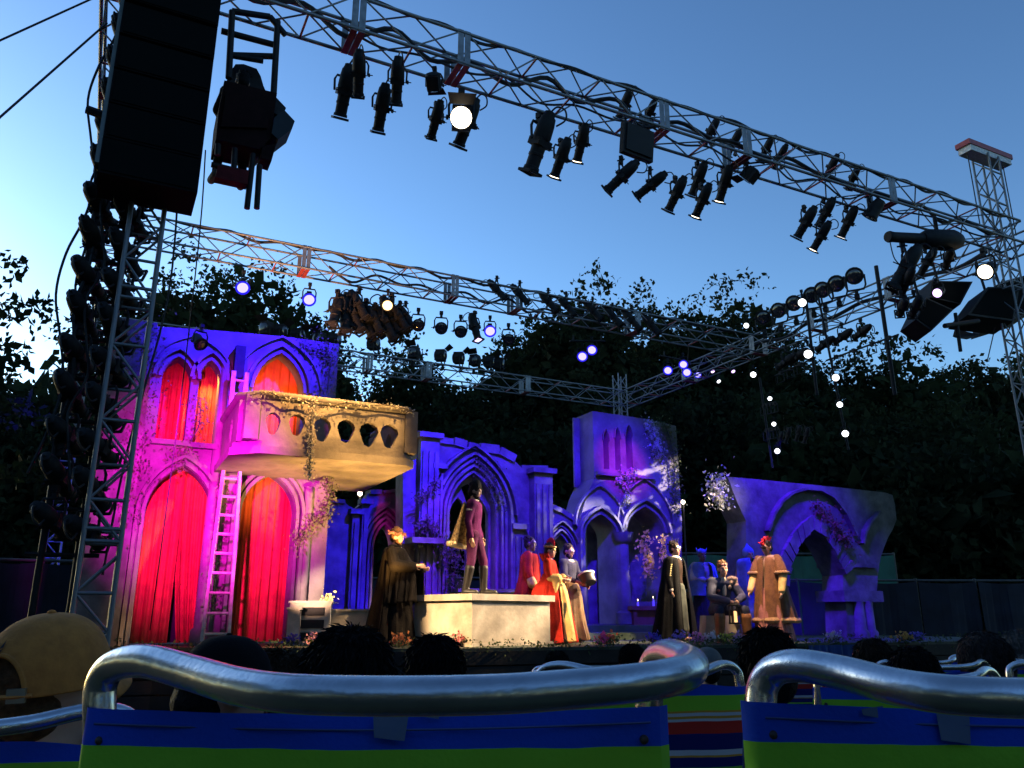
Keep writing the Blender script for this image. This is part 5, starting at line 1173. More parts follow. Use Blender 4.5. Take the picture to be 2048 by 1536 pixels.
a.wear('mask', lambda mb: domino(mb, a), mat('violet_mask', (.16, .1, .18), .5), .005, 1)
dp = P0+Matrix.Rotation(a.rz, 3, 'Z') @ V((.02, .40, 1.06)); dm = thing('hand_drum', 'round hand drum with white skin held by the drummer', 'drum', dp, a.rz); dm.rotation_euler = (R(24), R(-10), a.rz)
MB().lathe([(-.10, .13), (-.08, .14), (.0, .135), (.05, .15)], 20, 'Z').build('shell', mat('dark_drum_wood', (.03, .02, .02), .4), dm, True)
MB().lathe([(.05, .155), (.075, .158), (.085, .14), (.088, .02)], 20, 'Z').build('drum_skin', mat('drum_skin', (.75, .7, .68), .6), dm, True)

# 6 — black gowned man with white mask
P0 = ground_at(1356, 15.3, SZ)
a = Fig('man in open black gown with white collar, white half mask and feathers', P0, RT*.75-FW*.66, 1.76, skin_l(), (0, -2), elR=(.25, -.02, 1.14), wrR=(.27, .05, .88)).body()
bg_ = fab('black_gown', (.007, .008, .010), .5, .4)
put(robe([(1.46, 0, -.02, .12, .09), (1.41, 0, -.02, .25, .15), (1.1, 0, -.03, .29, .2), (.8, 0, -.05, .34, .25), (.4, 0, -.07, .38, .3), (.03, 0, -.1, .42, .36)], 9, .11, 15, open_=(math.pi/2, .42)), 'gown', bg_, a)
a.wear('doublet', lambda mb: (a.torso(mb, .02), a.leg(mb, 'R', .03), a.leg(mb, 'L', .03)), fab('dark_brown_velvet', (.035, .022, .018)))
a.wear('skirt_panel', lambda mb: cap(mb, V((0, .02, .9)), V((0, .03, .2)), .15, .17), fab('grey_green', (.07, .08, .07)))
for s_ in 'RL':
    a.wear('sleeve', lambda mb, s_=s_: a.arm(mb, s_, .03, .85), bg_); a.wear('cuff', lambda mb, s_=s_: cap(mb, a.J['el'+s_].lerp(a.J['wr'+s_], .84), a.J['wr'+s_], .045, .048), fab('white_linen', (.75, .73, .7)))
    a.wear('sleeve_braid', lambda mb, s_=s_: [cap(mb, a.J['sh'+s_].lerp(a.J['el'+s_], t)+V((-.02, .075, 0)), a.J['sh'+s_].lerp(a.J['el'+s_], t)+V((.04, .07, -.01)), .014, .014, 6) for t in np.linspace(.3, 1, 6)], mat('braid_gold', (.3, .25, .12), .5, .3), .008, 1)
a.wear('collar', lambda mb: [cap(mb, a.J['neck']+V((sx*.03, .06, .01)), a.J['neck']+V((sx*.1, .09, -.07)), .03, .022) for sx in (-1, 1)]+[mb.tube([a.J['neck']+V((.08*math.cos(t), .07*math.sin(t), .0)) for t in [i*.63 for i in range(11)]], .026, 8)], fab('white_linen', (0, 0, 0)))
a.hair(hairm('dark_brown', (.03, .02, .015)), .014)
a.wear('mask', lambda mb: domino(mb, a), mat('white_mask', (.8, .8, .78), .4), .005, 1)
a.wear('feather_crown', lambda mb: [cap(mb, a.HP(.06*math.cos(t), .05*math.sin(t)-.01, .11), a.HP(.10*math.cos(t), .09*math.sin(t)-.02, .18+.03*(i % 2)), .010, .005, 6) for i, t in enumerate(np.linspace(-.3, 3.5, 8))], fab('dark_feather', (.03, .03, .06)), .006, 1)

# 7 — man in blue at the back
P0 = ground_at(1411, 16.6, SZ)
a = Fig('man in a blue cape and pointed cap standing behind the seated man', P0, RT*.4-FW*.9, 1.74, skin_d(), (-10, -4), elR=(.27, .05, 1.15), wrR=(.10, .22, 1.12), elL=(-.27, .05, 1.13), wrL=(-.05, .22, 1.05)).body()
bl_ = fab('blue_cape', (.10, .14, .42), .6)
put(robe([(1.46, 0, 0, .11, .09), (1.41, 0, 0, .25, .16), (1.2, 0, 0, .30, .21), (.95, 0, 0, .33, .24), (.82, 0, 0, .34, .25)], 6, .085, 19, open_=(math.pi/2, .35)), 'cape', bl_, a)
put(robe([(1.0, 0, 0, .18, .13), (.6, 0, 0, .22, .2), (.03, 0, -.02, .27, .27)], 7, .105, 20), 'skirt', fab('dark_indigo', (.025, .025, .05)), a)
a.wear('tunic', lambda mb: (a.torso(mb, .02), a.arm(mb, 'R', .03, .8), a.arm(mb, 'L', .03, .8)), fab('lilac_grey', (.3, .28, .36)))
a.wear('cap', lambda mb: (mb.ball(a.HP(0, -.02, .07), (.10, .11, .07), 12, 8), [cap(mb, a.HP(.09*math.cos(t), -.02+.1*math.sin(t), .09), a.HP(.12*math.cos(t), -.02+.13*math.sin(t), .15), .025, .01, 6) for t in (0, 2.1, 3.14, 4.4)]), bl_, .009, 1)

# 8 — seated man
P0 = ground_at(1445, 14.7, SZ)
sb = thing('sitting_block', 'pale rough block the man in boots sits on', 'block', P0-RT*.02+FW*.12, math.atan2(-(-FW).x, (-FW).y))
mb = MB(); mb.add([(-.33, -.3, 0), (.33, -.3, 0), (.35, .22, 0), (-.35, .22, 0), (-.28, -.28, .44), (.28, -.28, .44), (.27, .16, .44), (-.27, .16, .44)], [(3, 2, 1, 0), (4, 5, 6, 7), (0, 1, 5, 4), (1, 2, 6, 5), (2, 3, 7, 6), (3, 0, 4, 7)]); mb.build('block', tan, sb)
a = Fig('seated man in navy jacket and tan boots holding a lantern between his knees', P0+FW*.12, -FW*.96+RT*.25, 1.78, skin_l(), (-8, -4),
        hip=(0, -.05, .52), chest=(0, .06, .86), neck=(0, .14, 1.05), headc=(0, .19, 1.20), shR=(.19, .13, 1.0), shL=(-.19, .13, 1.0), elR=(.30, .25, .74), elL=(-.30, .25, .74), wrR=(.07, .47, .66), wrL=(-.07, .47, .66),
        hjR=(.10, -.02, .52), hjL=(-.10, -.02, .52), knR=(.24, .42, .52), knL=(-.24, .42, .52), anR=(.25, .40, .08), anL=(-.25, .40, .08), toeR=(.29, .57, .035), toeL=(-.29, .57, .035)).body()
a.wear('jacket', lambda mb: (a.torso(mb, .035), a.arm(mb, 'R', .03, .9), a.arm(mb, 'L', .03, .9)), fab('slate_navy', (.075, .08, .13)))
a.wear('trousers', lambda mb: (a.leg(mb, 'R', .025, 1), a.leg(mb, 'L', .025, 1), cap(mb, a.J['hjR'], a.J['hjL'], .12, .12)), fab('dark_navy', (.04, .045, .075)))
for s_ in 'RL': a.wear('boot', lambda mb, s_=s_: (cap(mb, a.J['kn'+s_].lerp(a.J['an'+s_], .25), a.J['an'+s_], .10, .07), a.foot(mb, s_, .018)), mat('tan_boot_leather', (.24, .10, .035), .55, 0, (.15, .06, .02), 9))
a.wear('fur_mantle', lambda mb: [mb.ball(a.J['shL']+V((random.uniform(-.06, .1), random.uniform(-.05, .09), random.uniform(-.10, .06))), random.uniform(.03, .05), 7, 5) for _ in range(46)], mat('pale_fur', (.5, .36, .24), .9, 0, (.3, .2, .13), 50, bump=.6), .011, 1)
a.wear('shirt', lambda mb: cap(mb, a.J['neck']+V((0, .05, -.02)), a.J['chest']+V((0, .13, -.08)), .05, .035), fab('ivory', (0, 0, 0)))
for k, (dx, dz) in enumerate(((-.10, .93), (.12, .86), (.2, .9))): a.wear('patch', lambda mb, dx=dx, dz=dz: mb.ball(V((dx, .21 if abs(dx) < .15 else .17, dz)), (.035, .02, .03), 8, 6), fab('rust_patch', (.3, .12, .08)), .009, 1)
a.hair(hairm('fair_brown', (.16, .08, .04)), .012, 0, False, top=.012)
a.wear('pushed_up_mask', lambda mb: (mb.ball(a.HP(-.03, .07, .085), (.034, .016, .02), 8, 6), mb.ball(a.HP(.03, .07, .085), (.034, .016, .02), 8, 6)), mat('rose_mask', (.4, .18, .16), .5), .007, 1)
lp = P0+FW*.12+Matrix.Rotation(a.rz, 3, 'Z') @ V((0, .50, .30)); lt = thing('lantern', 'small barred lantern glowing warm between the seated man\'s boots', 'lantern', lp, a.rz)
dkm = mat('dark_iron', (.03, .025, .02), .5, .3)
MB().lathe([(0, .11), (.025, .11)], 12, 'Z').build('base', dkm, lt); MB().lathe([(.29, .11), (.31, .11), (.36, .03)], 12, 'Z').build('lid', dkm, lt)
for k in range(8): MB().tube([(.1*math.cos(k*.785), .1*math.sin(k*.785), .02), (.1*math.cos(k*.785), .1*math.sin(k*.785), .295)], .008, 5).build('bar', dkm, lt)
MB().lathe([(.03, .035), (.2, .033), (.215, .01)], 10, 'Z').build('candle', glow('lantern_candle', (1, .55, .22), .28), lt, True)
MB().tube([(0, 0, .35), (0, 0, .42)], .008, 5).build('handle', dkm, lt)

# 9 — man in brown coat
P0 = ground_at(1546, 14.6, SZ)
a = Fig('man in a wide brown fur-trimmed coat, pink skirt and red feather crest', P0, -RT*.75-FW*.66, 1.72, skin_m(), (-8, -16), elR=(.26, .08, 1.13), wrR=(.26, .24, .88), elL=(-.29, .04, 1.12), wrL=(-.32, .17, .86)).body()
cb = mat('brown_suede', (.20, .085, .03), .9, 0, (.13, .052, .02), 12, bump=.4, bscale=70); tr2 = mat('tan_fur', (.42, .25, .12), .95, 0, (.28, .15, .07), 60, bump=.6)
RG = [(1.42, 0, 0, .11, .09), (1.37, 0, -.01, .20, .14), (1.12, 0, -.02, .23, .19), (.85, 0, -.04, .27, .26), (.55, 0, -.08, .31, .33), (.36, 0, -.11, .33, .37)]
ct = put(robe(RG, 6, .075, 25, open_=(math.pi/2, .10)), 'coat', cb, a)
g_ = random.Random(25); hem = []
mbh = robe(RG, 6, .075, 25, open_=(math.pi/2, .10)); hem = [V(v) for v in mbh.v[-97:]]
put(MB().tube(hem, .04, 7), 'hem_fur', tr2, a, ct)
for s_ in 'RL':
    a.wear('coat_sleeve', lambda mb, s_=s_: cap(mb, a.J['sh'+s_], a.J['sh'+s_].lerp(a.J['el'+s_], .75), .085, .105), cb)
    a.wear('sleeve_fur', lambda mb, s_=s_: [mb.ball(a.J['sh'+s_].lerp(a.J['el'+s_], .82)+V((.10*math.cos(t), .10*math.sin(t), 0)), .036, 7, 5) for t in np.linspace(0, 6, 14)], tr2, .011, 1)
    a.wear('undersleeve', lambda mb, s_=s_: (cap(mb, a.J['sh'+s_].lerp(a.J['el'+s_], .8), a.J['el'+s_], .08, .078), cap(mb, a.J['el'+s_], a.J['wr'+s_], .078, .06)), gd)
put(robe([(.9, 0, 0, .18, .16), (.5, 0, 0, .25, .25), (.02, 0, -.02, .30, .31)], 9, .105, 27), 'underskirt', fab('dusty_pink', (.42, .17, .15)), a)
a.wear('tunic', lambda mb: a.torso(mb, .03), fab('rose_gold', (.4, .24, .16)))
a.hair(hairm('dark_brown', (0, 0, 0)), .010)
a.wear('feather_crest', lambda mb: [cap(mb, a.HP(random.uniform(-.03, .03), -.10+.025*i, .09), a.HP(random.uniform(-.05, .05), -.13+.032*i, .165+.03*math.sin(i*.6)), .022, .014, 6) for i in range(9) for _ in range(2)], fab('crest_red', (0, 0, 0)), .009, 0)
a.wear('mask', lambda mb: domino(mb, a), mat('brown_mask', (.08, .04, .03), .5), .005, 1)

# 10 — half hidden figure in blue
P0 = ground_at(1507, 15.4, SZ)
a = Fig('figure in a blue robe and blue hood half hidden behind the brown coat', P0, RT*.2-FW*.95, 1.66, skin_m(), (0, -8)).body()
put(robe([(1.46, 0, 0, .11, .09), (1.40, 0, 0, .23, .15), (1.1, 0, 0, .25, .18), (.6, 0, 0, .28, .24), (.02, 0, -.02, .33, .30)], 8, .105, 31, open_=(math.pi/2, .2)), 'robe', bl_, a)
a.wear('tunic', lambda mb: (a.torso(mb, .02), a.arm(mb, 'R', .02, .9), a.arm(mb, 'L', .02, .9), cap(mb, V((0, 0, .85)), V((0, 0, .3)), .15, .17)), fab('dusty_pink', (0, 0, 0)))
a.wear('hood', lambda mb: (mb.ball(a.HP(0, -.03, .04), (.11, .11, .12), 12, 8), cap(mb, a.HP(0, -.05, .1), a.HP(0, -.08, .2), .07, .02)), bl_, .01, 1)
# ================================================================== audience chairs
def stripe_mat():
    m = bpy.data.materials.new('striped_chair_cloth'); m.use_nodes = True; t = m.node_tree; p = t.nodes['Principled BSDF']; p.inputs['Roughness'].default_value = .8
    p.inputs['Specular IOR Level'].default_value = .2
    tc = t.nodes.new('ShaderNodeTexCoord'); sx = t.nodes.new('ShaderNodeSeparateXYZ'); mr = t.nodes.new('ShaderNodeMapRange')
    r = t.nodes.new('ShaderNodeValToRGB'); cr = r.color_ramp; cr.interpolation = 'CONSTANT'
    B, G, O, W, N, RD = (.010, .065, .55), (.22, .55, .035), (.55, .27, .03), (.5, .5, .53), (.006, .013, .13), (.5, .03, .02)
    bands = [(.031, B), (.038, G), (.006, O), (.008, W), (.007, O), (.006, W), (.03, RD), (.04, N), (.014, W), (.005, O), (.025, N), (.008, G), (.03, N), (.01, W), (.03, RD), (.03, B), (.04, G), (.01, W), (.06, N)]
    tot = sum(b[0] for b in bands); z = 0; els = []
    for w, c in bands: els.append((z/tot, c)); z += w
    while len(cr.elements) < len(els): cr.elements.new(.5)
    for e, (q, c) in zip(cr.elements, els): e.position = q; e.color = (*c, 1)
    nz = t.nodes.new('ShaderNodeTexNoise'); nz.inputs['Scale'].default_value = 180; bp = t.nodes.new('ShaderNodeBump'); bp.inputs['Strength'].default_value = .25; bp.inputs['Distance'].default_value = .002
    wv = t.nodes.new('ShaderNodeTexNoise'); wv.inputs['Scale'].default_value = 9; ad = t.nodes.new('ShaderNodeMath'); ad.operation = 'MULTIPLY_ADD'; ad.inputs[1].default_value = .006
    t.links.new(tc.outputs['Object'], sx.inputs[0]); t.links.new(tc.outputs['Object'], nz.inputs['Vector']); t.links.new(tc.outputs['Object'], wv.inputs['Vector'])
    t.links.new(wv.outputs['Fac'], ad.inputs[0]); t.links.new(sx.outputs['Z'], ad.inputs[2]); t.links.new(ad.outputs[0], mr.inputs[0])
    mr.inputs[1].default_value = -.042; mr.inputs[2].default_value = -.042-tot; mr.inputs[3].default_value = 0; mr.inputs[4].default_value = 1
    t.links.new(mr.outputs[0], r.inputs[0]); t.links.new(r.outputs[0], p.inputs['Base Color']); t.links.new(nz.outputs['Fac'], bp.inputs['Height']); t.links.new(bp.outputs[0], p.inputs['Normal'])
    return m
STR = stripe_mat(); CW, CH = .275, 1.14
rivet = mat('rivet_steel', (.06, .05, .05), .6, .5)
def chair_meshes(fine, CH=1.14):
    n = 16 if fine else 10; H = CH; r = .0128
    rail = spline([(-CW, .10, .40), (-CW, .02, H-.25), (-CW, 0, H-.06), (-CW+.012, -.004, H-.014), (-CW+.06, -.04, H), (-CW+.13, -.098, H-.012), (-CW+.21, -.122, H-.019), (0, -.126, H-.02), (CW-.21, -.122, H-.019), (CW-.13, -.098, H-.012), (CW-.06, -.04, H), (CW-.012, -.004, H-.014), (CW, 0, H-.06), (CW, .02, H-.25), (CW, .10, .40)], 6)
    rl = MB().tube(rail, r, n).mesh('back_frame'); rl.shade_smooth()
    nx, nz = 24, 20; vs = []
    for i in range(nz+1):
        v = i/nz
        for j in range(nx+1):
            u = j/nx*2-1; y = -.017+.10*v-(.03*(1-u*u))*(1-.5*v)-.004*math.sin(u*9+v*4); vs.append((u*(CW+.016), y+.012*(abs(u) > .96), -.05-.69*v+.006*math.sin(u*5)*(1-v)))
    fb = MB().add(vs, [(i*(nx+1)+j, i*(nx+1)+j+1, (i+1)*(nx+1)+j+1, (i+1)*(nx+1)+j) for i in range(nz) for j in range(nx)]).mesh('back_cloth'); fb.shade_smooth()
    st_ = MB().add([(x, y, z) for x, y, z in ((-CW, .10, .39), (CW, .10, .39), (CW, .30, .37), (-CW, .30, .37), (-CW, .52, .42), (CW, .52, .42))], [(0, 1, 2, 3), (3, 2, 5, 4)]).mesh('seat_cloth')
    leg = {}
    for s in (-1, 1):
        x = s*(CW+.028); leg['front', s] = MB().tube([(x, .56, .0), (x, .50, .12), (x, .0, .60)], .011, 8).mesh('leg'); leg['rear', s] = MB().tube([(x+s*.024, -.16, .0), (x+s*.024, .0, .25), (x+s*.024, .42, .63)], .011, 8).mesh('leg')
        leg['arm', s] = MB().box((x+s*.012, .22, .645), (.05, .46, .022)).mesh('armrest'); leg['armp', s] = MB().tube([(x, .0, .60), (x, .44, .632)], .009, 6).mesh('arm_tube')
    sf = MB().tube([(-CW, .10, .40), (-CW, .54, .42), (CW, .54, .42), (CW, .10, .40)], .011, 8).mesh('seat_frame')
    rv = MB().lathe([(0, .0055), (.003, .004), (.004, .001)], 10).mesh('rivet')
    for me in [rl, sf]+[v for k, v in leg.items() if k[0] != 'arm']: me.materials.append(chrome())
    for k, v in leg.items():
        if k[0] == 'arm': v.materials.append(mat('blue_plastic_arm', (.02, .05, .2), .4))
    fb.materials.append(STR); st_.materials.append(STR); rv.materials.append(rivet)
    return rl, fb, st_, leg, sf, rv
CM = {}
def chair(label, px, f, fine=False, yaw=0, CH=1.14, grp='striped audience chairs'):
    p = ground_at(px, f, 0); z = gz(p.y); d = FW; rz = math.atan2(-d.x, d.y)+R(yaw)
    r = thing('folding_chair', label, 'chair', (p.x, p.y, z), rz, grp); rl, fb, st_, leg, sf, rv = CM.setdefault((fine, CH), None) or CM.__setitem__((fine, CH), chair_meshes(fine, CH)) or CM[fine, CH]
    link('back_frame', rl, r); c = link('back_cloth', fb, r, None, Matrix.Translation((0, 0, CH))); link('seat_cloth', st_, r); link('seat_frame', sf, r)
    for k, me in leg.items(): link('leg' if k[0] in ('front', 'rear') else 'armrest' if k[0] == 'arm' else 'arm_tube', me, r)
    for s in (-1, 1): link('rivet', rv, r, None, Matrix.Translation((s*(CW-.015), -.013, CH-.09)) @ Matrix.Rotation(math.pi, 4, 'Z'))
    return r
# nearest row: the bent rails seen close up, each with its own path
tape = mat('worn_grey_tape', (.10, .15, .26), .7)
def near_chair(label, dpx, rail, tl, tr, tapes, tail=0):
    pts = [at(x, y, f=f) for x, y, f in rail]; base = V(((pts[0].x+pts[-1].x)/2, (pts[0].y+pts[-1].y)/2, 0)); base.z = gz(base.y)
    r = thing('folding_chair', label, 'chair', base, 0, 'striped audience chairs'); q = [p-base for p in pts]
    lo = [q[0]+FW*.10+V((0, 0, -.70)), q[-1]+FW*.10+V((0, 0, -.70))]
    MB().tube([lo[0]]+spline(q, 6)+[lo[1]], .0148, 20).build('back_frame', chrome(), r, True)
    A, B_ = at(*tl[:2], f=tl[2])-base, at(*tr[:2], f=tr[2])-base; nx, nz = 60, 30; vs = []; O = V((A.x, A.y, max(A.z, B_.z)))
    wd = (B_-A); nrm = V((0, 0, 1)).cross(wd).normalized(); nrm = nrm if nrm.dot(FW) < 0 else -nrm
    for i in range(nz+1):
        v = i/nz
        for j in range(nx+1):
            u = j/nx; p = A.lerp(B_, u)+FW*.10*v*v+nrm*(.022*math.sin(math.pi*u)*(1-.4*v)+.0022*math.sin(u*31+v*9)+.003*math.sin(u*7-v*5)); p.z -= .72*v+.004*math.sin(math.pi*u)*(1-v)
            if u < .015 or u > .985: p -= nrm*.012
            vs.append(p-O)
    fbm = MB().add(vs, [(i*(nx+1)+j, i*(nx+1)+j+1, (i+1)*(nx+1)+j+1, (i+1)*(nx+1)+j) for i in range(nz) for j in range(nx)]).build('back_cloth', STR, r, True, Matrix.Translation(O+V((0, 0, -.04))) @ Matrix.Identity(4)); fbm.data.transform(Matrix.Translation((0, 0, -.0)))
    fbm.matrix_local = Matrix.Translation(O+V((0, 0, .042))); fbm.data.transform(Matrix.Translation((0, 0, -.042)))
    hem = [A.lerp(B_, j/nx)+nrm*(.022*math.sin(math.pi*j/nx)+.003)-V((0, 0, .004*math.sin(math.pi*j/nx)+.013)) for j in range(2, nx-1)]
    MB().tube(hem, .0011, 5).build('hem_stitching', mat('pale_thread', (.05, .08, .25), .9), r)
    for u in (.045, .955):
        c = A.lerp(B_, u)+nrm*.004-V((0, 0, .028)); MB().ball(c, (.0042, .0042, .0042), 10, 7).build('rivet', rivet, r, True)
    for u, z0, z1, w in tapes:
        c = A.lerp(B_, u)+nrm*(.022*math.sin(math.pi*u)+.0045); d = wd.normalized()
        MB().add([c-d*w+V((0, 0, -z0)), c+d*w+V((0, 0, -z0+.003)), c+d*w*.8+V((0, 0, -z1)), c-d*w*.9+V((0, 0, -z1+.003))], [(0, 1, 2, 3)]).build('tape_scrap', tape, r)
    sd = wd.normalized(); L = wd.length; fw = nrm*-1
    for s_, P_ in ((0, A), (1, B_)):
        o = (-sd if s_ == 0 else sd)*.03; g_ = V((P_.x, P_.y, -base.z+gz(base.y+P_.y))) 
        MB().tube([V((P_.x, P_.y, .0))+o+fw*.56, V((P_.x, P_.y, .60))+o], .011, 8).build('leg', chrome(), r, True)
        MB().tube([V((P_.x, P_.y, .0))+o*1.7-fw*.16, V((P_.x, P_.y, .63))+o*1.7+fw*.42], .011, 8).build('leg', chrome(), r, True)
        MB().box(V((P_.x, P_.y, .645))+o*1.4+fw*.22, (.05, .46, .022), Matrix.Rotation(math.atan2(-fw.x, fw.y), 3, 'Z')).build('armrest', mat('blue_plastic_arm', (.02, .05, .2), .4), r)
    sA, sB = V((A.x, A.y, .40))+fw*.1, V((B_.x, B_.y, .40))+fw*.1
    MB().add([sA, sB, sB+fw*.42, sA+fw*.42], [(0, 1, 2, 3)]).build('seat_cloth', STR, r)
    return r
near_chair('nearest striped chair in the middle with a thick bowed silver rail', 0,
    [(203, 1500, .83), (199, 1420, .83), (203, 1368, .83), (228, 1332, .82), (290, 1322, .79), (380, 1345, .75), (480, 1373, .70), (600, 1388, .665), (800, 1392, .655), (1000, 1388, .655), (1180, 1375, .66), (1300, 1362, .675), (1368, 1346, .71), (1384, 1329, .76), (1360, 1315, .81), (1335, 1308, .86), (1312, 1320, .90), (1300, 1362, .915), (1296, 1500, .93)],
    (160, 1415, .812), (1338, 1412, .80), ((.54, .006, .026, .016), (.60, .002, .008, .012)))
near_chair('nearest striped chair at the right, cut by the picture edge', 0,
    [(1525, 1500, .83), (1522, 1420, .83), (1526, 1372, .83), (1550, 1340, .82), (1600, 1331, .79), (1690, 1347, .75), (1790, 1373, .70), (1900, 1389, .665), (2050, 1396, .655), (2250, 1394, .655), (2450, 1380, .66), (2600, 1364, .675), (2680, 1346, .71), (2700, 1329, .76), (2680, 1315, .81), (2650, 1308, .86), (2630, 1320, .90), (2618, 1362, .915), (2612, 1500, .93)],
    (1487, 1403, .812), (2650, 1412, .80), ((.34, .006, .032, .015), (.21, .004, .012, .01)))
for lb, px, f, yaw in (
    ('striped chair at the left picture edge carrying the yellow-capped man', -40, 1.42, 6), ('striped chair in the gap between the two nearest chairs', 1275, 2.3, 6),
    ('striped chair just beyond the nearest right chair', 1800, 2.5, 5), ('chair just this side of the one with the pale sweater', 1185, 3.7, 6),
    ('chair with a pale sweater hung over its rail', 1158, 5.0, 5), ('chair whose rail end shows behind the dark-haired man at left centre', 820, 3.0, 6),
    ('chair under the woman with the hair clip', 1852, 4.0, 5), ('chair left of the hair clip woman, farther away', 1825, 5.2, 5), ('chair in front of the puffy-haired person', 1962, 6.0, 4),
    ('chair at right behind the puffy-haired person', 2050, 4.4, 4), ('chair at the right edge with a white tape scrap', 2150, 2.95, 4), ('far chair at the right edge under the grey-haired head', 2095, 6.3, 4), ('far chair by the blue apron drape', 1600, 5.6, 5)):
    chair(lb, px, f, f < 3, yaw, 1.175 if px == 1275 else 1.14)
sw = ground_at(1158, 5.0, 0); zz = gz(sw.y)
swt = thing('sweater', 'pale grey sweater draped over a distant chair rail', 'sweater', (sw.x, sw.y, zz+CH), math.atan2(-FW.x, FW.y)+R(5))
vs = []; n = 30
for i in range(13):
    v = i/12
    for j in range(n+1):
        u = j/n*2-1; a_ = (v-.5)*2; y = -.10-.035*a_+.012*math.sin(u*17)*abs(a_); z = .012-.24*abs(a_)**1.3*(1+.15*math.sin(u*7)); vs.append((u*.22, y-.02*math.copysign(abs(a_)**.4, a_)+.02, z))
o = MB().add(vs, [(i*(n+1)+j, i*(n+1)+j+1, (i+1)*(n+1)+j+1, (i+1)*(n+1)+j) for i in range(12) for j in range(n)]).build('knit_body', fab('pale_knit', (.35, .4, .43)), swt, True)

# ================================================================== audience
def sitter(label, px, ytop, f, skin, shirt, face=0, hd=(0, 0), cover=.01, arms=True):
    top = at(px, ytop, f=f); g = gz(top.y); H = 1.75*(top.z-g-cover)/1.245
    d = Matrix.Rotation(R(face), 3, 'Z') @ FW
    s = Fig(label, (top.x, top.y, g), d, H, skin, hd, hip=(0, 0, .46), chest=(0, -.03, .78), neck=(0, -.01, .965), headc=(0, .01, 1.11), shR=(.185, -.02, .92), shL=(-.185, -.02, .92), elR=(.24, .03, .64), elL=(-.24, .03, .64), wrR=(.2, .24, .58), wrL=(-.2, .24, .58),
            hjR=(.1, .02, .46), hjL=(-.1, .02, .46), knR=(.13, .42, .48), knL=(-.13, .42, .48), anR=(.13, .46, .08), anL=(-.13, .46, .08), toeR=(.14, .62, .035), toeL=(-.14, .62, .035))
    s.root['group'] = 'seated audience'; s.body(.014)
    s.wear('shirt', lambda mb: (s.torso(mb, .02), s.arm(mb, 'R', .018, .6), s.arm(mb, 'L', .018, .6)), shirt, .016)
    s.wear('trousers', lambda mb: (s.leg(mb, 'R', .014), s.leg(mb, 'L', .014)), fab('dark_denim', (.02, .025, .04)), .018)
    return s
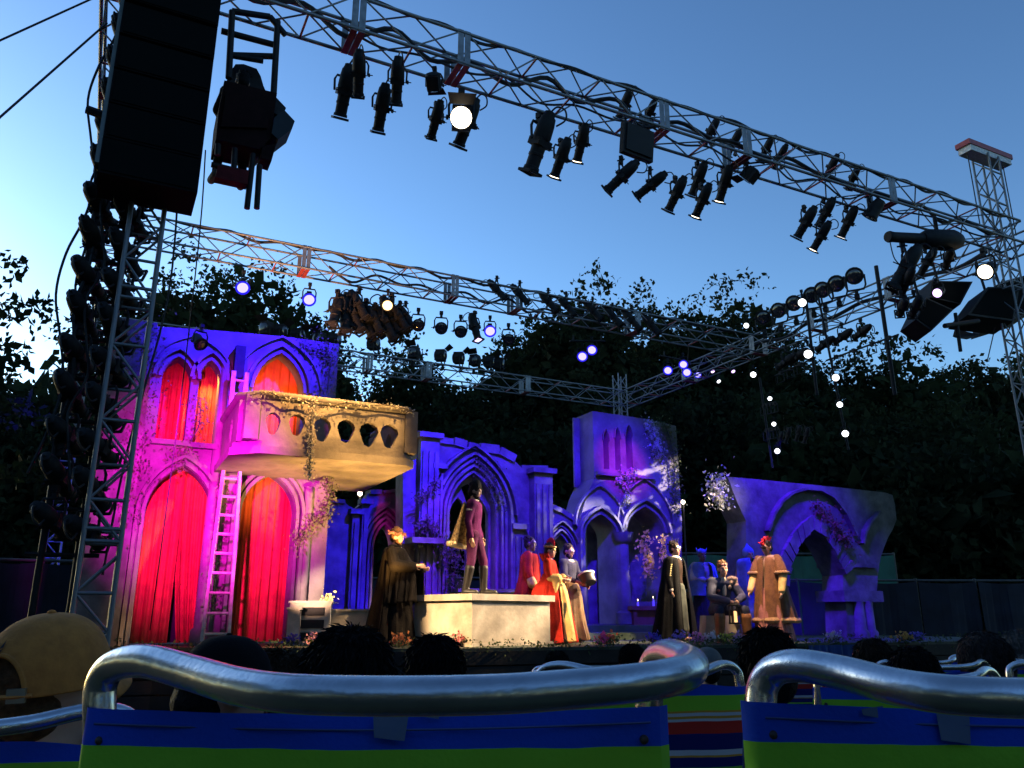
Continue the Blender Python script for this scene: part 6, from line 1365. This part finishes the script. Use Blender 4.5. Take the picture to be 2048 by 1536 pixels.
def ballcap(s, m, name='baseball_cap', hole=True, emblem=False, seed_=0):
    f = s.f; r = s.rot(); c = s.J['headc']; P = lambda x, y, z: c+r @ (V((x, y, z))*f); nx, nz = 180, 60; vs = []; fs = []
    A, B_, C = .099, .117, .124
    for i in range(nz+1):
        e = (i/nz)*math.pi/2
        for j in range(nx):
            t = 2*math.pi*j/nx; k = 1+.006*math.cos(6*t)*math.cos(e)+.010*math.sin(5*t+2)*math.sin(2*e)*.5+.012*mnoise.noise(V((3*math.cos(t), 3*math.sin(t), 3*e+seed_)))*math.sin(2*e)-.004*(abs(math.sin(3*t+.5)) < .03); vs.append(P(A*k*math.cos(t)*math.cos(e)**.8, -.012+B_*k*math.sin(t)*math.cos(e)**.8, .012+C*math.sin(e)))
    for i in range(nz):
        for j in range(nx):
            t = (2*math.pi*(j+.5)/nx); e = (i+.5)/nz; da = abs(((t-1.5*math.pi+math.pi) % (2*math.pi))-math.pi)
            if hole and (da/.52)**2+(e/.36)**2 < 1: continue
            fs.append((i*nx+j, i*nx+(j+1) % nx, (i+1)*nx+(j+1) % nx, (i+1)*nx+j))
    o = MB().add(vs, fs).build(name, m, s.root, True); sl = o.modifiers.new('t', 'SOLIDIFY'); sl.thickness = .004; sl.offset = -1
    vs = []; fs = []; n = 24
    for i in range(9):
        v = i/8
        for j in range(n+1):
            a = (j/n-.5)*2; th = math.pi/2-a*1.15; x, y = A*math.cos(th)*1.0, -.012+B_*math.sin(th)
            vs.append(P(x*(1-.1*v), y+.075*v*math.sqrt(max(0, 1-.75*a*a)), .022-.02*v-.025*a*a))
    fs = [(i*(n+1)+j, i*(n+1)+j+1, (i+1)*(n+1)+j+1, (i+1)*(n+1)+j) for i in range(8) for j in range(n)]
    b = MB().add(vs, fs).build('bill', m, o, True); sl = b.modifiers.new('t', 'SOLIDIFY'); sl.thickness = .005
    MB().ball(P(0, -.012, .137), (.008, .008, .005), 8, 5).build('button', m, o, True)
    if hole:
        rim = [(1.5*math.pi+.52*math.cos(q), .36*math.sin(q)*math.pi/2) for q in np.linspace(0, math.pi, 30)]
        MB().tube([P((A+.001)*math.cos(t)*math.cos(e)**.8, -.012+(B_+.001)*math.sin(t)*math.cos(e)**.8, .012+C*math.sin(e)) for t, e in rim], .0042*f, 6).build('opening_binding', m, o, True)
        st_ = MB().tube([P((A+.002)*math.sin(t), -.012-(B_+.002)*math.cos(t), .016) for t in np.linspace(-.62, .62, 14)], .011*f, 8, squash=.35); st_.build('strap', m, o, True)
        t = .42; MB().box(P((A+.006)*math.sin(t), -.012-(B_+.006)*math.cos(t), .018), (.028*f, .008, .022*f), r @ Matrix.Rotation(t, 3, 'Z')).build('buckle', mat('tarnished_brass', (.3, .28, .22), .35, .8), o)
    if emblem:
        em = mat('dark_embroidery', (.02, .018, .03), .9)
        def patch(pts, nm):
            q = []
            for x, z in pts:
                t = 1.5*math.pi+x; e = z; q.append(P((A+.003)*math.cos(t)*math.cos(e)**.8, -.012+(B_+.003)*math.sin(t)*math.cos(e)**.8, .012+(C+.003)*math.sin(e)))
            MB().add(q, [tuple(range(len(q)))]).build(nm, em, o)
        x0, z0 = -.18, .62
        patch([(x0-.17, z0), (x0-.12, z0-.06), (x0+.10, z0-.06), (x0+.17, z0+.03), (x0+.05, z0-.01)], 'embroidered_hull')
        patch([(x0+.06, z0+.02), (x0+.15, z0+.05), (x0+.13, z0+.17)], 'embroidered_sail'); patch([(x0-.09, z0+.02), (x0+.03, z0+.01), (x0+.0, z0+.12), (x0-.08, z0+.10)], 'embroidered_sail')
    return o
dk = fab('dark_tee', (.01, .01, .012)); hb = hairm('near_black', (.005, .0045, .005))
s = sitter('man in a mustard yellow baseball cap at the lower left', 122, 1192, 1.58, skin_l(), fab('grey_hoodie', (.08, .08, .09)), -12, (0, 6), .03); s.hair(hairm('brown', (0, 0, 0)), -.004, 0, locks=0); ballcap(s, mat('mustard_cotton', (.50, .19, .038), .95, 0, (.38, .14, .028), 40, bump=.15, bscale=160), emblem=True)
s = sitter('person in a black baseball cap facing right at the lower left', 462, 1247, 2.2, skin_l(), dk, -55, (0, 0), .03); s.hair(hb, -.004, .02, locks=0); ballcap(s, mat('black_cotton', (.006, .006, .008), .95, spec=.1, bump=.2, bscale=160), hole=False)
s = sitter('person with big dark rounded hair left of centre', 705, 1231, 2.0, skin_m(), dk, 0, (0, 0), .05); s.hair(hb, .03, .08, locks=0); s.strands(hb, 3200, .032, .034)
s = sitter('short brown-haired head low between black cap and dark hair', 560, 1298, 2.7, skin_l(), fab('brown_tee', (.06, .04, .03)), -15); s.hair(hairm('warm_brown', (.05, .03, .018)), .012, .04, locks=0); s.strands(hairm('warm_brown', (0, 0, 0)), 3200, .014, .034)
s = sitter('dark-haired man left of centre below the plinth', 868, 1268, 2.75, skin_l(), dk, 0, (10, 0), .015); s.hair(hb, .016, .04, locks=0); s.strands(hb, 3200, .018, .034)
pl_ = mat('plaid_shirt', (.3, .3, .36), .85); t = pl_.node_tree
tc = t.nodes.new('ShaderNodeTexCoord'); mx = t.nodes.new('ShaderNodeMix'); mx.data_type = 'RGBA'; mx.blend_type = 'MULTIPLY'; mx.inputs[0].default_value = 1
for i_, (d_, sc_) in enumerate((('X', 12), ('Z', 12))):
    w = t.nodes.new('ShaderNodeTexWave'); w.bands_direction = d_; w.inputs['Scale'].default_value = sc_; rr = t.nodes.new('ShaderNodeValToRGB'); rr.color_ramp.interpolation = 'CONSTANT'
    rr.color_ramp.elements[0].color = (.15, .16, .3, 1); rr.color_ramp.elements[1].position = .45; rr.color_ramp.elements[1].color = (.75, .72, .75, 1)
    t.links.new(tc.outputs['Object'], w.inputs['Vector']); t.links.new(w.outputs['Fac'], rr.inputs[0]); t.links.new(rr.outputs[0], mx.inputs[6+i_])
t.links.new(mx.outputs[2], t.nodes['Principled BSDF'].inputs['Base Color'])
s = sitter('dark-haired man in a plaid shirt between the nearest chairs', 1527, 1253, 2.75, skin_d(), pl_, 0, (0, 0), .012); s.hair(hb, .012, locks=0); s.strands(hb, 3200, .013, .034)
for lb, px, yt, f, hm, vol, bk_, face in (
    ('far dark-haired head in front of the stage steps', 1262, 1285, 6.2, hairm('near_black', (0, 0, 0)), .015, .06, 0), ('far dark head behind the pale sweater', 1113, 1299, 6.3, hb, .012, .05, 5),
    ('dark brown-haired head at right before the stage', 1738, 1273, 4.3, hairm('dark_brown', (0, 0, 0)), .022, .05, 0), ('dark-haired woman with a shiny hair clip at right', 1818, 1288, 3.5, hb, .03, .12, -6),
    ('person with puffy dark hair at right', 1958, 1258, 4.2, hairm('puffy_dark', (.03, .025, .025)), .05, .08, 0), ('grey-haired head at the right picture edge', 2028, 1257, 5.2, hairm('grey', (.14, .14, .14)), .014, .03, 0), ('pale-haired head peeking at the left picture edge', -2, 1262, 3.2, hairm('ash', (.12, .11, .11)), .012, .03, 0)):
    s = sitter(lb, px, yt, f, skin_l(), dk, face, (0, 0), vol+.005); s.hair(hm, vol, bk_, locks=0); s.strands(hm, 3200, vol, .034)
    if 'clip' in lb: MB().tube([s.HP(-.05, -.13, .07), s.HP(-.06, -.145, .0)], .006, 6).build('hair_clip', mat('clip_steel', (.7, .65, .6), .25, 1), s.root, True)
for lb, px, yt, f in (('far head in a grey cap behind the near rail end', 1337, 1281, 5.2), ('far head in a pale grey cap before the seated man', 1413, 1285, 5.6)):
    s = sitter(lb, px, yt, f, skin_l(), dk, 0, (0, 0), .03); s.hair(hb, -.004, .02, locks=0); ballcap(s, mat('grey_cotton', (.12, .115, .11), .9, bump=.2, bscale=120), hole=False)
# follow-spot operator seated in the hanging chair (only legs and shoes show below the seat)
op = Fig('follow-spot operator sitting in the hanging chair, shoes showing below', PC+V((-.1, .1, -.40)), (-.1, 1, 0), 1.72, skin_l(), (0, 0), hip=(0, 0, .62), chest=(0, -.02, .95), neck=(0, 0, 1.13), headc=(0, .02, 1.28), shR=(.185, 0, 1.08), shL=(-.185, 0, 1.08), elR=(.25, .1, .83), elL=(-.25, .1, .83), wrR=(.15, .3, .85), wrL=(-.15, .3, .85), hjR=(.1, .0, .6), hjL=(-.1, .0, .6), knR=(.13, .28, .55), knL=(-.13, .28, .55), anR=(.17, .27, .10), anL=(-.15, .27, .08), toeR=(.19, .42, .05), toeL=(-.17, .42, .03)).body(.014)
op.wear('clothes', lambda mb: (op.torso(mb, .02), op.leg(mb, 'R', .015), op.leg(mb, 'L', .015), op.arm(mb, 'R', .015), op.arm(mb, 'L', .015)), fab('crew_black', (.012, .012, .014)), .016)
for s_ in 'RL': op.wear('shoe', lambda mb, s_=s_: op.foot(mb, s_, .018), fab('grey_canvas', (.12, .12, .11)), .012)
op.hair(hb, .01)
# ================================================================== stage lighting: most sources sit at lamps, a few stand free of any fixture
MAG, BLU, VIO, AMB, WRM = (1, .004, .8), (.04, .003, 1), (.24, .004, 1), (1, .5, .12), (1, .68, .36)
LP = V((lx.x+.4, 9.4, 0)); RC = V((15.2, 9.0, 7.4))
# facade: magenta from the left ladder, blue over the top, amber on balcony
spot('facade_magenta', LP+V((.3, 0, 3.4)), (1.5, 13.6, 3.2), 980, MAG, 58, .9, .1)
spot('facade_magenta_low', LP+V((.3, 0, 2.2)), (2.2, 13.6, 2.9), 380, (1, .006, .6), 36, .9, .1)
spot('facade_blue', at(797, 250, Y=9.9), (1.9, 13.6, 6.0), 3000, (.03, .003, 1), 44, .7, .1)
spot('balcony_amber', at(882, 270, Y=9.6), (3.3, 11.7, 4.0), 1500, AMB, 20, .7, .08)
spot('balcony_under', V((3.9, 10.85, .95)), (3.2, 12.7, 3.5), 560, AMB, 62, .8, .1)
spot('column_warm', LP+V((.4, 0, 1.9)), (3.45, 13.6, 1.6), 1200, (1, .62, .45), 11, .8, .06)
spot('door_warm', at(755, 265, Y=9.6), (1.8, 13.6, 2.0), 1700, (1, .45, .11), 26, .9, .08)
spot('window_lamp', V((W1['x0']+.48, YF+.12, W1['za']-.12)), (W1['x0']+.35, YF+.5, W1['zb']+.2), 120, (1, .45, .1), 95, 1, .03)
spot('window_lamp_b', V((W2['x0']+.2, YF+.12, W2['za']-.12)), (W2['x0']+.25, YF+.5, W2['zb']), 50, (1, .3, .06), 95, 1, .03)
spot('balcony_door_lamp', V(((W3['x0']+W3['x1'])/2, YF-.5, W3['zs']-.4)), ((W3['x0']+W3['x1'])/2, YF+.5, W3['zs']-.1), 45, (1, .3, .06), 100, 1, .05)
# ruins: blue and violet washes
spot('arch_blue', at(1108, 350, Y=9.6), (6.6, 14.4, 2.6), 2500, BLU, 40, .7, .1)
spot('arch_violet', at(1060, 345, Y=9.6), (6.0, 14.4, 2.0), 900, VIO, 22, .8, .1)
spot('left_wall_blue', at(1154, 325, Y=9.6), (4.6, 15.7, 2.2), 2800, (.02, .004, 1), 18, .7, .1)
spot('tower_blue', at(1272, 390, Y=9.6), (9.9, 14.9, 3.8), 2300, (.035, .003, 1), 36, .8, .1)
spot('tower_magenta', at(1336, 423, Y=9.6), (10.2, 14.9, 4.5), 900, (.8, .01, 1), 13, .9, .1)
spot('tower_dapple', V((16.2, 12.2, 6.0)), (10.4, 14.9, 3.5), 2600, (1, .8, .78), 22, .6, .02, (22, (1, 1, .35), (0, 0, .5), (.52, .6)))
spot('small_arch_dapple', V((15.8, 12.6, 5.4)), (8.0, 15.0, 2.6), 2400, (.95, .9, 1), 12, .5, .02, (26, (1, 1, .4), (0, 0, .5), (.46, .56)))
spot('arch_pier_dapple', V((15.6, 12.0, 5.6)), (7.4, 14.4, 3.2), 1700, (.95, .85, .8), 8, .6, .02, (20, (1, 1, 1), (0, 0, 0), (.4, .6)))
spot('arcade_violet', at(1594, 478, Y=9.6), (12.0, 12.2, 3.1), 950, (.04, .002, 1), 54, .8, .1)
spot('arcade_hot', at(1437, 405, Y=9.6), (12.4, 12.2, 3.5), 1500, (.07, .002, 1), 28, 1, .1)
spot('blue_back', V((12.0, 20.5, 8.3)), (10.5, 15.5, 1.5), 900, (.05, .02, 1), 40, .8, .1)
# warm key light on the players
spot('key_plinth', at(1390, 436, Y=9.6), (5.6, 11.9, 2.1), 2200, WRM, 15, .6, .05)
spot('ladder_warm', LP+V((.3, 0, 4.2)), (4.9, 11.4, 1.5), 1100, (1, .66, .34), 20, .6, .05)
spot('corner_warm', RC, (5.6, 11.4, 1.5), 3600, (1, .70, .38), 12, .6, .05)
spot('corner_warm_b', RC+V((-.4, 0, -.3)), (8.4, 12.2, 1.7), 3600, (1, .72, .42), 16, .6, .05)
spot('key_left', at(1153, 326, Y=9.6), (4.2, 12.4, 1.6), 1300, WRM, 12, .7, .05)
spot('key_red', at(1624, 502, Y=9.6), (7.6, 12.9, 1.7), 2400, WRM, 12, .6, .05)
spot('key_right', at(1681, 477, Y=9.6), (9.6, 12.2, 1.7), 1900, WRM, 15, .7, .05)
spot('key_brown', at(1437, 406, Y=9.6), (10.3, 10.9, 1.7), 1000, (1, .66, .36), 12, .7, .05)
spot('side_right', V((16.0, 10.6, 4.8)), (6, 12.2, 2.2), 1600, (1, .82, .65), 20, .7, .05)
spot('gold_garland', V((14.5, 11.8, 4.4)), (10.8, 14.7, 2.4), 2600, (1, .7, .3), 8, .7, .05)
# warm uplight onto the middle truss, set apart from the orange lamp
spot('truss_uplight', V((2.2, 15.6, 5.4)), (3.6, 17.5, 9.1), 430, (1, .45, .2), 75, 1, .1)
spot('blue_pipe_lamp', V((14.6, 13.5, 3.4)), (15.6, 15.6, 4.6), 300, (.05, .02, 1), 40, .8, .05)
spot('blue_players', V((15.5, 14.4, 4.4)), (10.9, 13.1, 1.9), 900, (.03, .05, 1), 15, .7, .05)
spot('balcony_back_blue', at(1060, 345, Y=9.6), ((max(xs)+XR)/2, YF+.8, 4.0), 1500, (.05, .01, 1), 9, .6, .05)
bpy.data.scenes.remove(FUSE)
